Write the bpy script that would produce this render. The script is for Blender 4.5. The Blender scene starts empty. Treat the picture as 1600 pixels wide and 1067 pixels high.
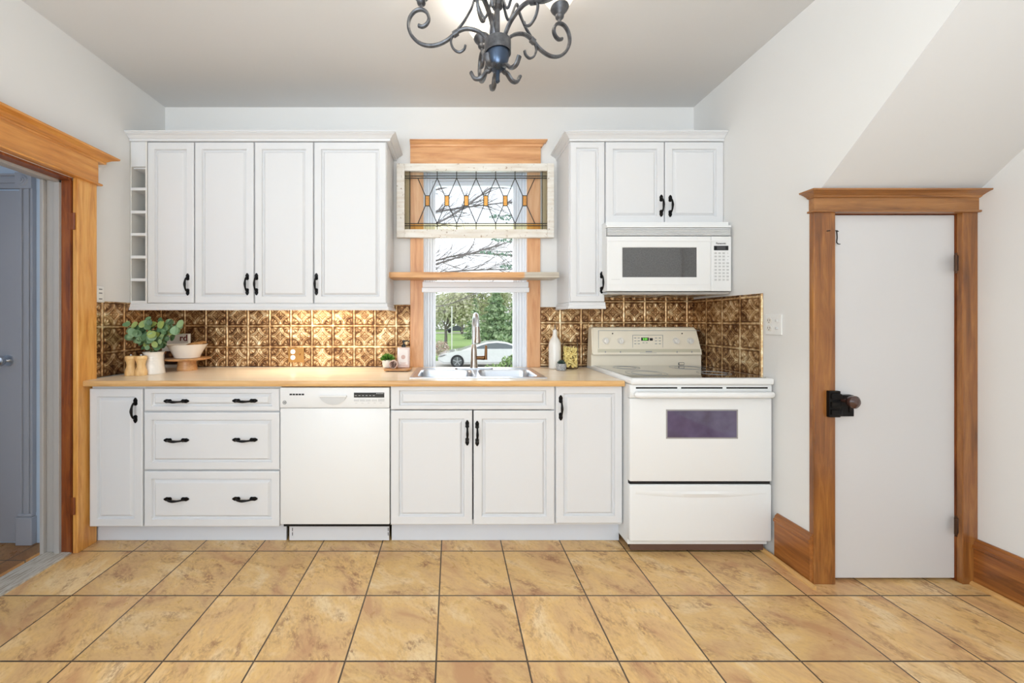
import bpy, bmesh, math, random
from mathutils import Vector, Matrix, Euler
random.seed(7)
PI = math.pi
S = bpy.context.scene
COL = S.collection
# ------------------------------------------------------------------ camera
F = 596.0; CX = 706.0; CY = 501.0; H = 1.244
cd = bpy.data.cameras.new('camera'); cam = bpy.data.objects.new('camera', cd); COL.objects.link(cam)
cam.location = (0, 0, H); cam.rotation_euler = (PI/2, 0, 0)
cd.sensor_fit = 'HORIZONTAL'; cd.sensor_width = 36; cd.lens = F/1600*36
cd.shift_x = (800-CX)/1600; cd.shift_y = -(533.5-CY)/1600
cd.clip_start = .02; cd.clip_end = 200
S.camera = cam
# ------------------------------------------------------------------ world, light, exposure
w = bpy.data.worlds.new('world'); S.world = w; w.use_nodes = True
bg = w.node_tree.nodes['Background']; bg.inputs[0].default_value = (.90, .95, 1, 1); bg.inputs[1].default_value = 1.45
S.view_settings.view_transform = 'Standard'; S.view_settings.look = 'None'
S.view_settings.gamma = 1; S.view_settings.exposure = 0.15; S.view_settings.use_curve_mapping = False
def area(name, loc, rot, sx, sy, power, col=(1, 1, 1), spread=PI):
    l = bpy.data.lights.new(name, 'AREA'); l.shape = 'RECTANGLE'; l.size = sx; l.size_y = sy
    l.energy = power; l.color = col; l.spread = spread
    o = bpy.data.objects.new(name, l); o.location = loc; o.rotation_euler = rot; COL.objects.link(o); return o
XLW = -2.027
# added fill lamps at two made-up rear windows, behind the camera
area('rear_fill_a', (-.85, -2.86, 1.15), (PI/2, 0, 0), 1.5, 1.5, 40, (.79, .905, 1))
area('rear_fill_b', (1.2, -2.86, 1.35), (PI/2, 0, 0), 1.5, 1.5, 6, (.79, .905, 1))
area('left_fill', (XLW+.02, -1.35, 1.55), (0, -PI/2, 0), 1.3, 1.2, 44, (.80, .91, 1))  # added side fill, the left wall has no opening behind it
# added fill lamp without a body, bounced off the ceiling behind the camera
area('ceiling_bounce_fill', (-.3, -1.2, 1.10), (PI-math.radians(12), 0, 0), 2.2, .9, 86, (.76, .895, 1), math.radians(150))
area('hall_fill', (-2.9, .3, 1.6), (PI/2, 0, 0), .7, 1.2, 5.5, (.72, .83, 1))  # added weak fill lamp for the hall, no source in view
# daylight falling in through the kitchen window
area('daylight_kitchen_window', (.16, 2.86, 1.6), (-PI/2, 0, 0), .54, 1.3, 5, (.82, .9, 1))

# ------------------------------------------------------------------ helpers
def lin(c):
    return tuple((v/255/12.92) if v/255 <= .04045 else ((v/255+.055)/1.055)**2.4 for v in c) + (1,)
def P(px, py, D):
    return Vector(((px-CX)*D/F, D, H-(py-CY)*D/F))
def X(px, D): return (px-CX)*D/F
def Z(py, D): return H-(py-CY)*D/F

class NT:
    def __init__(s, name):
        s.m = bpy.data.materials.new(name); s.m.use_nodes = True
        s.t = s.m.node_tree; s.b = s.t.nodes['Principled BSDF']
    def n(s, typ, **kw):
        nd = s.t.nodes.new(typ)
        for k, v in kw.items():
            if k.startswith('i_'): nd.inputs[int(k[2:])].default_value = v
            else: setattr(nd, k, v)
        return nd
    def l(s, a, b): s.t.links.new(a, b)
    def math(s, op, a, b=None, c=None):
        nd = s.t.nodes.new('ShaderNodeMath'); nd.operation = op
        for i, v in enumerate((a, b, c)):
            if v is None: continue
            if hasattr(v, 'is_output') or hasattr(v, 'links'): s.l(v, nd.inputs[i])
            else: nd.inputs[i].default_value = v
        return nd.outputs[0]
    def ramp(s, fac, stops):
        r = s.t.nodes.new('ShaderNodeValToRGB'); e = r.color_ramp.elements
        while len(e) < len(stops): e.new(.5)
        for k, (p, c) in zip(e, stops): k.position = p; k.color = c
        s.l(fac, r.inputs[0]); return r.outputs[0]
    def mix(s, fac, a, b, mode='MIX'):
        nd = s.t.nodes.new('ShaderNodeMix'); nd.data_type = 'RGBA'; nd.blend_type = mode
        for i, v in ((0, fac), (6, a), (7, b)):
            if hasattr(v, 'links'): s.l(v, nd.inputs[i])
            else: nd.inputs[i].default_value = v
        return nd.outputs[2]
    def coords(s, scale=(1, 1, 1), rot=(0, 0, 0), loc=(0, 0, 0)):
        tc = s.n('ShaderNodeTexCoord'); mp = s.n('ShaderNodeMapping')
        mp.inputs['Scale'].default_value = scale; mp.inputs['Rotation'].default_value = rot; mp.inputs['Location'].default_value = loc
        s.l(tc.outputs['Object'], mp.inputs[0]); return mp.outputs[0]
    def noise(s, vec, scale, detail=4, rough=.5, dist=0):
        nd = s.n('ShaderNodeTexNoise'); nd.inputs['Scale'].default_value = scale; nd.inputs['Detail'].default_value = detail
        nd.inputs['Roughness'].default_value = rough; nd.inputs['Distortion'].default_value = dist
        if vec is not None: s.l(vec, nd.inputs['Vector'])
        return nd.outputs['Fac']
    def bump(s, h, strength=.2, dist=.002):
        b = s.n('ShaderNodeBump'); b.inputs['Strength'].default_value = strength; b.inputs['Distance'].default_value = dist
        s.l(h, b.inputs['Height']); s.l(b.outputs[0], s.b.inputs['Normal'])

def plain(name, rgb, rough=.5, metal=0, spec=.5, coat=0, emit=None, var=.03, nscale=6):
    k = NT(name); b = k.b
    b.inputs['Roughness'].default_value = rough; b.inputs['Metallic'].default_value = metal
    b.inputs['Specular IOR Level'].default_value = spec; b.inputs['Coat Weight'].default_value = coat
    c = lin(rgb)
    f = k.noise(k.coords(), nscale, 3)
    d = tuple(v*(1-var) for v in c[:3])+(1,); e = tuple(min(1, v*(1+var)) for v in c[:3])+(1,)
    k.l(k.ramp(f, [(.3, d), (.7, e)]), b.inputs['Base Color'])
    if emit: b.inputs['Emission Color'].default_value = lin(rgb); b.inputs['Emission Strength'].default_value = emit
    return k.m

def wood(name, base, dark, light, axis='z', rough=.4, scale=1, coat=.15, contrast=1, knots=True):
    k = NT(name); b = k.b
    st = {'x': (1.2, 14, 14), 'y': (14, 1.2, 14), 'z': (14, 14, 1.2)}[axis]
    v = k.coords(tuple(a*scale for a in st))
    n1 = k.noise(v, 2.2, 6, .62, .7)
    v2 = k.coords(tuple(a*scale*5 for a in st)); n2 = k.noise(v2, 2, 3, .6)
    n3 = k.noise(k.coords((1.3, 1.3, 1.3)), 2.5, 2)
    c = k.ramp(n1, [(.30, lin(dark)), (.5, lin(base)), (.72, lin(light))])
    c = k.mix(k.ramp(n2, [(.45, (0, 0, 0, 1)), (.8, (.35*contrast,)*3+(1,))]), c, lin(dark))
    c = k.mix(k.ramp(n3, [(.35, (0, 0, 0, 1)), (.75, (.35, .35, .35, 1))]), c, lin(light))
    k.l(c, b.inputs['Base Color']); b.inputs['Roughness'].default_value = rough; b.inputs['Coat Weight'].default_value = coat
    b.inputs['Coat Roughness'].default_value = .2
    k.bump(n2, .12, .001)
    return k.m

def paint(name, rgb, rough=.6, bump=.05, bscale=60, coat=0, var=.02):
    k = NT(name); b = k.b; c = lin(rgb)
    f = k.noise(k.coords(), 1.7, 4)
    k.l(k.ramp(f, [(.3, tuple(v*(1-var) for v in c[:3])+(1,)), (.7, c)]), b.inputs['Base Color'])
    b.inputs['Roughness'].default_value = rough; b.inputs['Coat Weight'].default_value = coat
    k.bump(k.noise(k.coords(), bscale, 4), bump, .002)
    return k.m

M = {}
M['wall'] = paint('wall_paint', (230, 228, 225), .65, .06, 45)
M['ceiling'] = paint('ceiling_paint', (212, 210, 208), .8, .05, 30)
M['cab'] = paint('cabinet_white', (221, 221, 222), .38, .015, 90, var=.01)
M['cabin'] = paint('cabinet_inside_white', (222, 219, 213), .5, .02, 70)
M['appl'] = paint('appliance_white', (232, 232, 231), .38, .008, 140, coat=.05, var=.005)
M['bisque'] = paint('enamel_bisque', (238, 227, 206), .28, .008, 140, coat=.25, var=.01)
M['bisque2'] = paint('enamel_bisque_band', (206, 198, 174), .3, .008, 140, var=.01)
M['vinyl'] = paint('window_vinyl_white', (232, 234, 238), .3, .01, 80, var=.01)
M['doorwhite'] = paint('closet_door_paint', (210, 208, 208), .45, .1, 26, coat=.05)
M['greydoor'] = paint('hall_door_grey_paint', (164, 166, 174), .4, .03, 40)
M['greytrim'] = paint('hall_trim_grey_paint', (176, 171, 166), .42, .06, 40)
M['hallwall'] = paint('hall_wall_blue_paint', (190, 205, 222), .7, .35, 38)
M['amber'] = wood('amber_pine', (222, 158, 78), (180, 108, 40), (236, 184, 108), 'z', .35, coat=.3)
M['ambery'] = wood('amber_pine_head', (208, 138, 60), (164, 96, 34), (226, 166, 88), 'y', .35, coat=.3)
M['jamb'] = wood('red_brown_jamb', (128, 62, 22), (78, 30, 12), (165, 95, 40), 'z', .45)
M['pine'] = wood('window_pine', (216, 160, 112), (192, 128, 80), (228, 180, 136), 'z', .45, coat=.1)
M['pinex'] = wood('window_pine_head', (214, 158, 108), (180, 118, 72), (230, 180, 132), 'x', .45, coat=.1)
M['brown'] = wood('closet_casing_brown', (136, 82, 36), (84, 44, 20), (176, 118, 56), 'z', .35, coat=.35)
M['brownx'] = wood('closet_head_brown', (150, 98, 48), (110, 66, 30), (178, 124, 68), 'x', .35, coat=.3)
M['browny'] = wood('baseboard_brown', (146, 86, 36), (92, 48, 20), (184, 118, 56), 'y', .35, coat=.35)
M['oaky'] = wood('shoe_moulding_oak', (206, 156, 92), (170, 118, 62), (224, 180, 118), 'y', .4)
M['counter'] = wood('butcher_block_counter', (240, 220, 192), (230, 202, 164), (244, 228, 206), 'x', .3, scale=.9, coat=.2, contrast=.6)
M['counteredge'] = wood('counter_edge_wood', (218, 172, 112), (194, 142, 82), (228, 188, 132), 'x', .35, scale=.9, coat=.2, contrast=.8)
M['lightwood'] = wood('light_turned_wood', (226, 184, 122), (204, 152, 90), (238, 204, 150), 'z', .45, scale=2)
M['standwood'] = wood('acacia_stand', (200, 146, 92), (160, 104, 58), (222, 176, 124), 'x', .4, scale=2)
M['traywood'] = wood('tray_wood', (178, 122, 64), (128, 80, 38), (204, 150, 92), 'x', .4, scale=2)
M['iron'] = plain('black_iron', (22, 20, 20), .42, .7, .5)
M['dark'] = plain('dark_gap', (18, 15, 13), .8)
M['black'] = plain('black_plastic', (14, 14, 15), .3)
M['steel'] = plain('stainless_steel', (205, 209, 215), .30, 1, var=.04)
M['bsteel'] = plain('brushed_nickel', (170, 160, 150), .25, 1, var=.06)
M['bronze'] = plain('warm_bronze', (120, 86, 56), .3, 1, var=.08)
M['brassplate'] = plain('antique_brass_plate', (176, 132, 78), .35, .9, var=.08)
M['ceramic'] = paint('white_ceramic', (233, 228, 220), .3, .02, 60, coat=.4)
M['whitep'] = plain('white_plastic', (238, 237, 234), .35)
M['grey'] = plain('grey_print', (150, 150, 150), .5)
M['lgrey'] = plain('light_grey_key', (205, 205, 204), .4)
M['dgrey'] = plain('dark_grey_print', (70, 70, 72), .5)
M['maroon'] = plain('maroon_ink', (110, 30, 36), .5)
M['soil'] = plain('soil', (60, 42, 30), .9)

def glass(name, tint=(1, 1, 1, 1), refl=.10, rough=.02, wav=0):
    k = NT(name); t = k.t; t.nodes.remove(k.b)
    out = [n for n in t.nodes if n.type == 'OUTPUT_MATERIAL'][0]
    tr = k.n('ShaderNodeBsdfTransparent'); tr.inputs[0].default_value = tint
    gl = k.n('ShaderNodeBsdfGlossy'); gl.inputs['Roughness'].default_value = rough
    fr = k.n('ShaderNodeLayerWeight'); fr.inputs[0].default_value = refl
    mx = k.n('ShaderNodeMixShader'); k.l(fr.outputs['Fresnel'], mx.inputs[0]); k.l(tr.outputs[0], mx.inputs[1]); k.l(gl.outputs[0], mx.inputs[2])
    if wav:
        b = k.n('ShaderNodeBump'); b.inputs['Strength'].default_value = wav; b.inputs['Distance'].default_value = .003
        k.l(k.noise(k.coords(), 60, 3), b.inputs['Height']); k.l(b.outputs[0], gl.inputs['Normal']); k.l(b.outputs[0], fr.inputs['Normal'])
    k.l(mx.outputs[0], out.inputs[0]); return k.m
M['glass'] = glass('window_glass')
M['leadglass'] = glass('textured_clear_glass', (.95, .965, .98, 1), .06, .2, .8)
M['topglass'] = glass('pale_blue_glass', (.90, .94, .97, 1), .05, .15, .8)
M['yellowglass'] = glass('pale_yellow_glass', (.96, .93, .76, 1), .05, .15, .8)
M['olglass'] = glass('olive_brown_glass', (.84, .80, .70, 1), .05, .3, 1)
M['jarglass'] = glass('jar_glass', (.985, .99, .985, 1), .06, .05)
M['frost'] = None
k = NT('amber_art_glass'); k.b.inputs['Transmission Weight'].default_value = .5; k.b.inputs['Roughness'].default_value = .5
k.l(k.ramp(k.noise(k.coords(), 90, 3), [(.3, lin((214, 140, 50))), (.7, lin((240, 184, 96)))]), k.b.inputs['Base Color']); M['amberglass'] = k.m
k = NT('dark_oven_glass'); b = k.b; b.inputs['Roughness'].default_value = .06; b.inputs['Coat Weight'].default_value = .6
k.l(k.ramp(k.noise(k.coords(), 9, 4), [(.3, lin((70, 60, 84))), (.7, lin((98, 92, 122)))]), b.inputs['Base Color']); M['ovenglass'] = k.m  # blue-purple of a reflection is put into the glass colour
k = NT('microwave_window_glass'); b = k.b; b.inputs['Roughness'].default_value = .12; b.inputs['Coat Weight'].default_value = .5
k.l(k.ramp(k.noise(k.coords(), 200, 2), [(.3, lin((70, 70, 71))), (.7, lin((92, 92, 92)))]), b.inputs['Base Color']); M['mwglass'] = k.m
k = NT('black_ceramic_cooktop'); b = k.b; b.inputs['Roughness'].default_value = .07; b.inputs['Coat Weight'].default_value = 1
k.l(k.ramp(k.noise(k.coords(), 300, 2), [(.5, lin((40, 37, 34))), (.7, lin((66, 62, 58)))]), b.inputs['Base Color']); M['cooktop'] = k.m

# chippy paint on the stained glass sash
k = NT('chipped_white_paint'); b = k.b
n1 = k.noise(k.coords((1, 1, 1)), 38, 6, .7, .4); n2 = k.noise(k.coords((2, 8, 14)), 3, 4)
c = k.ramp(n2, [(.3, lin((214, 204, 190))), (.6, lin((232, 228, 220)))])
c = k.mix(k.ramp(n1, [(.60, (0, 0, 0, 1)), (.66, (1, 1, 1, 1))]), c, lin((150, 124, 96)))
k.l(c, b.inputs['Base Color']); b.inputs['Roughness'].default_value = .6; k.bump(n1, .4, .002); M['chippy'] = k.m
# shelf: pine left, grey washed right end
k = NT('shelf_two_tone_wood'); b = k.b
tc = k.n('ShaderNodeTexCoord'); sp = k.n('ShaderNodeSeparateXYZ'); k.l(tc.outputs['Object'], sp.inputs[0])
n = k.noise(k.coords((1.2, 20, 20)), 3, 6, .6, .5)
pa = k.ramp(n, [(.3, lin((190, 132, 78))), (.6, lin((222, 170, 116)))]); pb = k.ramp(n, [(.3, lin((170, 158, 140))), (.6, lin((206, 198, 184)))])
k.l(k.mix(k.ramp(sp.outputs[0], [(.470, (0, 0, 0, 1)), (.484, (1, 1, 1, 1))]), pa, pb), b.inputs['Base Color']); b.inputs['Roughness'].default_value = .5; M['shelf'] = k.m

# floor tiles
def tilemat(name, tx, ty, t, cols, grout):
    k = NT(name); b = k.b
    tc = k.n('ShaderNodeTexCoord'); sp = k.n('ShaderNodeSeparateXYZ'); k.l(tc.outputs['Object'], sp.inputs[0])
    u = k.math('DIVIDE', k.math('SUBTRACT', sp.outputs[0], tx), t); v = k.math('DIVIDE', k.math('SUBTRACT', sp.outputs[1], ty), t)
    fu = k.math('FRACT', u); fv = k.math('FRACT', v)
    du = k.math('ABSOLUTE', k.math('SUBTRACT', fu, .5)); dv = k.math('ABSOLUTE', k.math('SUBTRACT', fv, .5))
    edge = k.math('MAXIMUM', du, dv)
    g = k.math('GREATER_THAN', edge, .4905)
    cid = k.n('ShaderNodeCombineXYZ'); k.l(k.math('FLOOR', u), cid.inputs[0]); k.l(k.math('FLOOR', v), cid.inputs[1])
    wn = k.n('ShaderNodeTexWhiteNoise', noise_dimensions='3D'); k.l(cid.outputs[0], wn.inputs['Vector'])
    va = k.n('ShaderNodeVectorMath', operation='MULTIPLY_ADD'); k.l(wn.outputs['Color'], va.inputs[0]); va.inputs[1].default_value = (20, 20, 20); k.l(tc.outputs['Object'], va.inputs[2])
    vr = k.n('ShaderNodeVectorRotate', rotation_type='Z_AXIS'); k.l(va.outputs[0], vr.inputs['Vector'])
    k.l(k.math('ADD', .5, k.math('MULTIPLY', wn.outputs['Value'], 1.0)), vr.inputs['Angle'])
    mp = k.n('ShaderNodeMapping'); mp.inputs['Scale'].default_value = (1, 1.7, 1); k.l(vr.outputs[0], mp.inputs[0])
    n1 = k.noise(mp.outputs[0], 3.2, 7, .6, .5); n2 = k.noise(mp.outputs[0], 9, 8, .68, .6); n3 = k.noise(mp.outputs[0], 55, 5, .65, .4)
    n4 = k.noise(mp.outputs[0], 4.6, 4, .6, 1.2)
    c = k.ramp(n1, [(.36, lin(cols[0])), (.46, lin(cols[1])), (.54, lin(cols[2])), (.66, lin(cols[3]))])
    streak = k.math('MULTIPLY', k.ramp(n4, [(.47, (0, 0, 0, 1)), (.64, (1, 1, 1, 1))]), k.ramp(n2, [(.42, (0, 0, 0, 1)), (.58, (1, 1, 1, 1))]))
    streak2 = k.math('MULTIPLY', streak, k.ramp(n3, [(.38, (.0, .0, .0, 1)), (.56, (.95, .95, .95, 1))]))
    c = k.mix(streak2, c, lin(cols[4]))
    c = k.mix(k.ramp(n3, [(.46, (0, 0, 0, 1)), (.68, (.45, .45, .45, 1))]), c, lin(cols[0]))
    bri = k.math('ADD', .92, k.math('MULTIPLY', wn.outputs['Value'], .14))
    cc = k.n('ShaderNodeVectorMath', operation='SCALE'); k.l(c, cc.inputs[0]); k.l(bri, cc.inputs['Scale'])
    k.l(k.mix(g, cc.outputs[0], lin(grout)), b.inputs['Base Color'])
    k.l(k.ramp(n2, [(.3, (.24,)*3+(1,)), (.7, (.42,)*3+(1,))]), b.inputs['Roughness'])
    hh = k.math('SUBTRACT', k.math('MULTIPLY', n2, .35), k.math('MULTIPLY', g, 1.0))
    k.bump(hh, .5, .002)
    return k.m
TX, TY, TT = -.057, 2.0595, .3330
M['tile'] = tilemat('floor_tile_stone', TX, TY, TT, [(202, 154, 108), (219, 179, 124), (227, 186, 122), (235, 206, 158), (138, 88, 56)], (84, 66, 48))
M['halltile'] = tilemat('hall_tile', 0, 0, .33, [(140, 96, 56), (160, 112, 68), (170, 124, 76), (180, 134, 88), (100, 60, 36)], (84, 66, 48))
k = NT('worn_threshold_wood'); b = k.b; n = k.noise(k.coords((20, 2, 1)), 5, 7, .7, .6)
k.l(k.ramp(n, [(.38, lin((150, 136, 118))), (.52, lin((196, 190, 180))), (.7, lin((208, 204, 196)))]), b.inputs['Base Color']); b.inputs['Roughness'].default_value = .6; M['thresh'] = k.m

# pressed tin
k = NT('pressed_tin_bronze'); b = k.b
at = k.n('ShaderNodeAttribute', attribute_name='relief')
n1 = k.noise(k.coords(), 7, 6, .7, .6); n2 = k.noise(k.coords(), 34, 5, .7, .4)
rel = k.math('ADD', at.outputs['Fac'], k.math('MULTIPLY', k.math('SUBTRACT', n2, .5), 1.5))
rel = k.math('ADD', rel, k.math('MULTIPLY', k.math('SUBTRACT', n1, .5), 1.9))
c = k.ramp(rel, [(.0, lin((92, 60, 38))), (.32, lin((150, 112, 74))), (.62, lin((206, 172, 126))), (1.0, lin((250, 234, 200)))])
k.l(c, b.inputs['Base Color']); b.inputs['Metallic'].default_value = .75
k.l(k.ramp(n2, [(.3, (.30,)*3+(1,)), (.7, (.48,)*3+(1,))]), b.inputs['Roughness'])
k.bump(n2, .35, .0015); M['tin'] = k.m

# ---- mesh building
def BM(): return bmesh.new()
def rootloc(o):
    v = Vector((0, 0, 0))
    while o is not None:
        v += o.location; o = o.parent
    return v
def obj(name, bm, mat, parent=None, smooth=False, loc=None, sharp=None):
    off = rootloc(parent) if parent else Vector((0, 0, 0))
    if loc is not None: off = off+Vector(loc)
    bmesh.ops.translate(bm, verts=bm.verts, vec=-off)
    bmesh.ops.recalc_face_normals(bm, faces=bm.faces)
    me = bpy.data.meshes.new(name); bm.to_mesh(me); bm.free()
    for m in (mat if isinstance(mat, (list, tuple)) else [mat]): me.materials.append(m)
    if smooth:
        me.shade_smooth()
        if sharp is None: sharp = 40
        me.set_sharp_from_angle(angle=math.radians(sharp))
    o = bpy.data.objects.new(name, me); COL.objects.link(o)
    if parent: o.parent = parent
    if loc is not None: o.location = loc
    return o
def thing(name, label, cat, loc=(0, 0, 0), group=None):
    o = bpy.data.objects.new(name, None); COL.objects.link(o); o.location = loc; o.empty_display_size = .05
    o['label'] = label; o['category'] = cat
    if group: o['group'] = group
    return o
def tag(o, label, cat, group=None, kind=None):
    if label: o['label'] = label
    if cat: o['category'] = cat
    if group: o['group'] = group
    if kind: o['kind'] = kind
    return o
def struct(name, bm, mat, smooth=False):
    o = obj(name, bm, mat, None, smooth); o['kind'] = 'structure'; return o
def box(bm, x0, x1, y0, y1, z0, z1, bev=0, seg=2, mi=0):
    if x0 > x1: x0, x1 = x1, x0
    if y0 > y1: y0, y1 = y1, y0
    if z0 > z1: z0, z1 = z1, z0
    r = bmesh.ops.create_cube(bm, size=1, matrix=Matrix.Translation(((x0+x1)/2, (y0+y1)/2, (z0+z1)/2)) @ Matrix.Diagonal((x1-x0, y1-y0, z1-z0, 1)))
    vs = r['verts']
    for f in {f for v in vs for f in v.link_faces}: f.material_index = mi
    if bev:
        es = {e for v in vs for e in v.link_edges}
        bmesh.ops.bevel(bm, geom=list(es), offset=min(bev, .49*min(x1-x0, y1-y0, z1-z0)), segments=seg, affect='EDGES', profile=.5)
    return bm
def quad(bm, pts, mi=0):
    f = bm.faces.new([bm.verts.new(p) for p in pts]); f.material_index = mi; return f
def prism(bm, pts, axis, a0, a1, mi=0):
    """pts: 2D outline in the plane normal to axis ('x': (y,z), 'y': (x,z), 'z': (x,y))"""
    def mk(p, a): return {'x': (a, p[0], p[1]), 'y': (p[0], a, p[1]), 'z': (p[0], p[1], a)}[axis]
    A = [bm.verts.new(mk(p, a0)) for p in pts]; B = [bm.verts.new(mk(p, a1)) for p in pts]
    fs = [bm.faces.new(A), bm.faces.new(B[::-1])]
    n = len(pts)
    for i in range(n): fs.append(bm.faces.new((A[i], A[(i+1) % n], B[(i+1) % n], B[i])))
    for f in fs: f.material_index = mi
    return bm
def lathe(bm, prof, cx, cy, z0=0, seg=28, axis='z', mi=0, cap=True):
    rings = []
    for r, z in prof:
        ring = []
        for i in range(seg):
            a = 2*PI*i/seg
            if axis == 'z': p = (cx+r*math.cos(a), cy+r*math.sin(a), z0+z)
            ring.append(bm.verts.new(p))
        rings.append(ring)
    for a, b in zip(rings, rings[1:]):
        for i in range(seg):
            f = bm.faces.new((a[i], a[(i+1) % seg], b[(i+1) % seg], b[i])); f.material_index = mi
    if cap:
        for ring in (rings[0], rings[-1]):
            try: bm.faces.new(ring).material_index = mi
            except ValueError: pass
    return bm
def disc(bm, c, r, depth, normal, seg=24, mi=0, r2=None):
    n = Vector(normal).normalized(); q = Vector((0, 0, 1)).rotation_difference(n)
    r2 = r if r2 is None else r2
    A = [bm.verts.new(Vector(c)+q @ Vector((r*math.cos(2*PI*i/seg), r*math.sin(2*PI*i/seg), 0))) for i in range(seg)]
    B = [bm.verts.new(Vector(c)+q @ Vector((r2*math.cos(2*PI*i/seg), r2*math.sin(2*PI*i/seg), depth))) for i in range(seg)]
    fs = [bm.faces.new(A[::-1]), bm.faces.new(B)]
    for i in range(seg): fs.append(bm.faces.new((A[i], A[(i+1) % seg], B[(i+1) % seg], B[i])))
    for f in fs: f.material_index = mi
def tube(bm, pts, rad, seg=8, flat=1.0, mi=0, up=(0, 0, 1)):
    pts = [Vector(p) for p in pts]; n = len(pts)
    rads = rad if isinstance(rad, (list, tuple)) else [rad]*n
    t0 = (pts[1]-pts[0]).normalized(); u = Vector(up)
    if abs(t0.dot(u)) > .95: u = Vector((1, 0, 0))
    nrm = (u-t0*u.dot(t0)).normalized(); rings = []; tp = t0
    for i, p in enumerate(pts):
        t = (pts[min(i+1, n-1)]-pts[max(i-1, 0)])
        t = t.normalized() if t.length > 1e-9 else tp
        nrm = tp.rotation_difference(t) @ nrm; nrm = (nrm-t*nrm.dot(t)).normalized(); bn = t.cross(nrm); tp = t
        rings.append([bm.verts.new(p+(nrm*math.cos(2*PI*j/seg)*flat+bn*math.sin(2*PI*j/seg))*rads[i]) for j in range(seg)])
    fs = []
    for a, b in zip(rings, rings[1:]):
        for j in range(seg): fs.append(bm.faces.new((a[j], a[(j+1) % seg], b[(j+1) % seg], b[j])))
    fs.append(bm.faces.new(rings[0][::-1])); fs.append(bm.faces.new(rings[-1]))
    for f in fs: f.material_index = mi
    return bm
def spline(pts, n=8):
    pts = [Vector(p) for p in pts]; q = [pts[0]*2-pts[1]]+pts+[pts[-1]*2-pts[-2]]; out = []
    for i in range(1, len(q)-2):
        for k_ in range(n):
            t = k_/n; a, b_, c, d = q[i-1], q[i], q[i+1], q[i+2]
            out.append(.5*((2*b_)+(-a+c)*t+(2*a-5*b_+4*c-d)*t*t+(-a+3*b_-3*c+d)*t**3))
    out.append(pts[-1]); return out
def sweep(bm, path, prof, side=1, mi=0):
    """prof: closed outline [(out, z)], swept along XY path, out measured to the right of travel (side=1)"""
    path = [Vector(p) for p in path]; n = len(path); rings = []
    for i, p in enumerate(path):
        ds = []
        if i > 0: ds.append((path[i]-path[i-1]).normalized())
        if i < n-1: ds.append((path[i+1]-path[i]).normalized())
        ns = [Vector((d.y, -d.x))*side for d in ds]
        m = sum(ns, Vector((0, 0))); m.normalize(); m = m/max(.2, m.dot(ns[0]))
        rings.append([bm.verts.new((p.x+m.x*o, p.y+m.y*o, z)) for o, z in prof])
    k_ = len(prof); fs = []
    for a, b in zip(rings, rings[1:]):
        for j in range(k_): fs.append(bm.faces.new((a[j], a[(j+1) % k_], b[(j+1) % k_], b[j])))
    fs.append(bm.faces.new(rings[0][::-1])); fs.append(bm.faces.new(rings[-1]))
    for f in fs: f.material_index = mi
    return bm
def text_bm(s, size, loc, rot=(PI/2, 0, 0), depth=.0006, align='CENTER', bold=0):
    cu = bpy.data.curves.new('t', 'FONT'); cu.body = s; cu.size = size; cu.extrude = depth; cu.align_x = align; cu.align_y = 'CENTER'; cu.offset = bold
    o = bpy.data.objects.new('t', cu); me = bpy.data.meshes.new_from_object(o)
    me.transform(Matrix.Translation(loc) @ Euler(rot).to_matrix().to_4x4())
    bm = BM(); bm.from_mesh(me); bpy.data.objects.remove(o); bpy.data.curves.remove(cu); bpy.data.meshes.remove(me); return bm
def merge(bm, other):
    me = bpy.data.meshes.new('x'); other.to_mesh(me); other.free(); bm.from_mesh(me); bpy.data.meshes.remove(me)

# ------------------------------------------------------------------ the room
DW = 2.697; XL = -2.027; XR = 1.710; XR2 = 2.480; ZC = 2.753; DCL = 1.822; YB = -3.0; TH = .158
WX0, WX1, WZ0, WZ1 = -.202, .531, .885, 2.42   # window opening
bm = BM(); box(bm, XL-.01, XR2+.1, YB-.1, DW+.15, -.1, 0); struct('floor', bm, M['tile'])
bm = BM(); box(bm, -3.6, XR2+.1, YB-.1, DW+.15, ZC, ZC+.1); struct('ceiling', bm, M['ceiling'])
bm = BM()
box(bm, XL-TH, WX0, DW, DW+.15, 0, ZC); box(bm, WX1, XR+.1, DW, DW+.15, 0, ZC)
box(bm, WX0, WX1, DW, DW+.15, 0, WZ0); box(bm, WX0, WX1, DW, DW+.15, WZ1, ZC); struct('wall_back', bm, M['wall'])
OY0, OY1, OZ = .85, 2.04, 1.994     # doorway in the left wall
bm = BM()
box(bm, XL-TH+.012, XL, OY1+.012, DW, 0, ZC); box(bm, XL-TH+.012, XL, YB, OY0-.012, 0, ZC); box(bm, XL-TH+.012, XL, OY0-.012, OY1+.012, OZ+.012, ZC)
struct('wall_left', bm, M['wall'])
bm = BM(); prism(bm, [(DW, 0), (DCL+.001, 0), (DCL+.001, 1.803), (.834, ZC), (DW, ZC)], 'x', XR, XR+.1); struct('wall_right', bm, M['wall'])
bm = BM(); box(bm, XR2, XR2+.1, YB, DCL+.08, 0, ZC); struct('wall_stair_side', bm, M['wall'])
CX0, CX1, CZ1 = X(1297, DCL)-.002, X(1494, DCL)+.004, Z(333, DCL)
bm = BM()
box(bm, XR+.001, CX0, DCL, DCL+.08, 0, CZ1); box(bm, CX1, XR2, DCL, DCL+.08, 0, CZ1)
prism(bm, [(XR+.001, CZ1), (XR2, CZ1), (XR2, 1.828), (XR+.001, 1.797)], 'y', DCL, DCL+.08)
struct('wall_closet', bm, M['wall'])
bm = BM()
a = [(XR+.001, DCL, 1.799), (XR2, DCL, 1.83), (XR2, .8555, ZC), (XR+.001, .830, ZC)]
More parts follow.
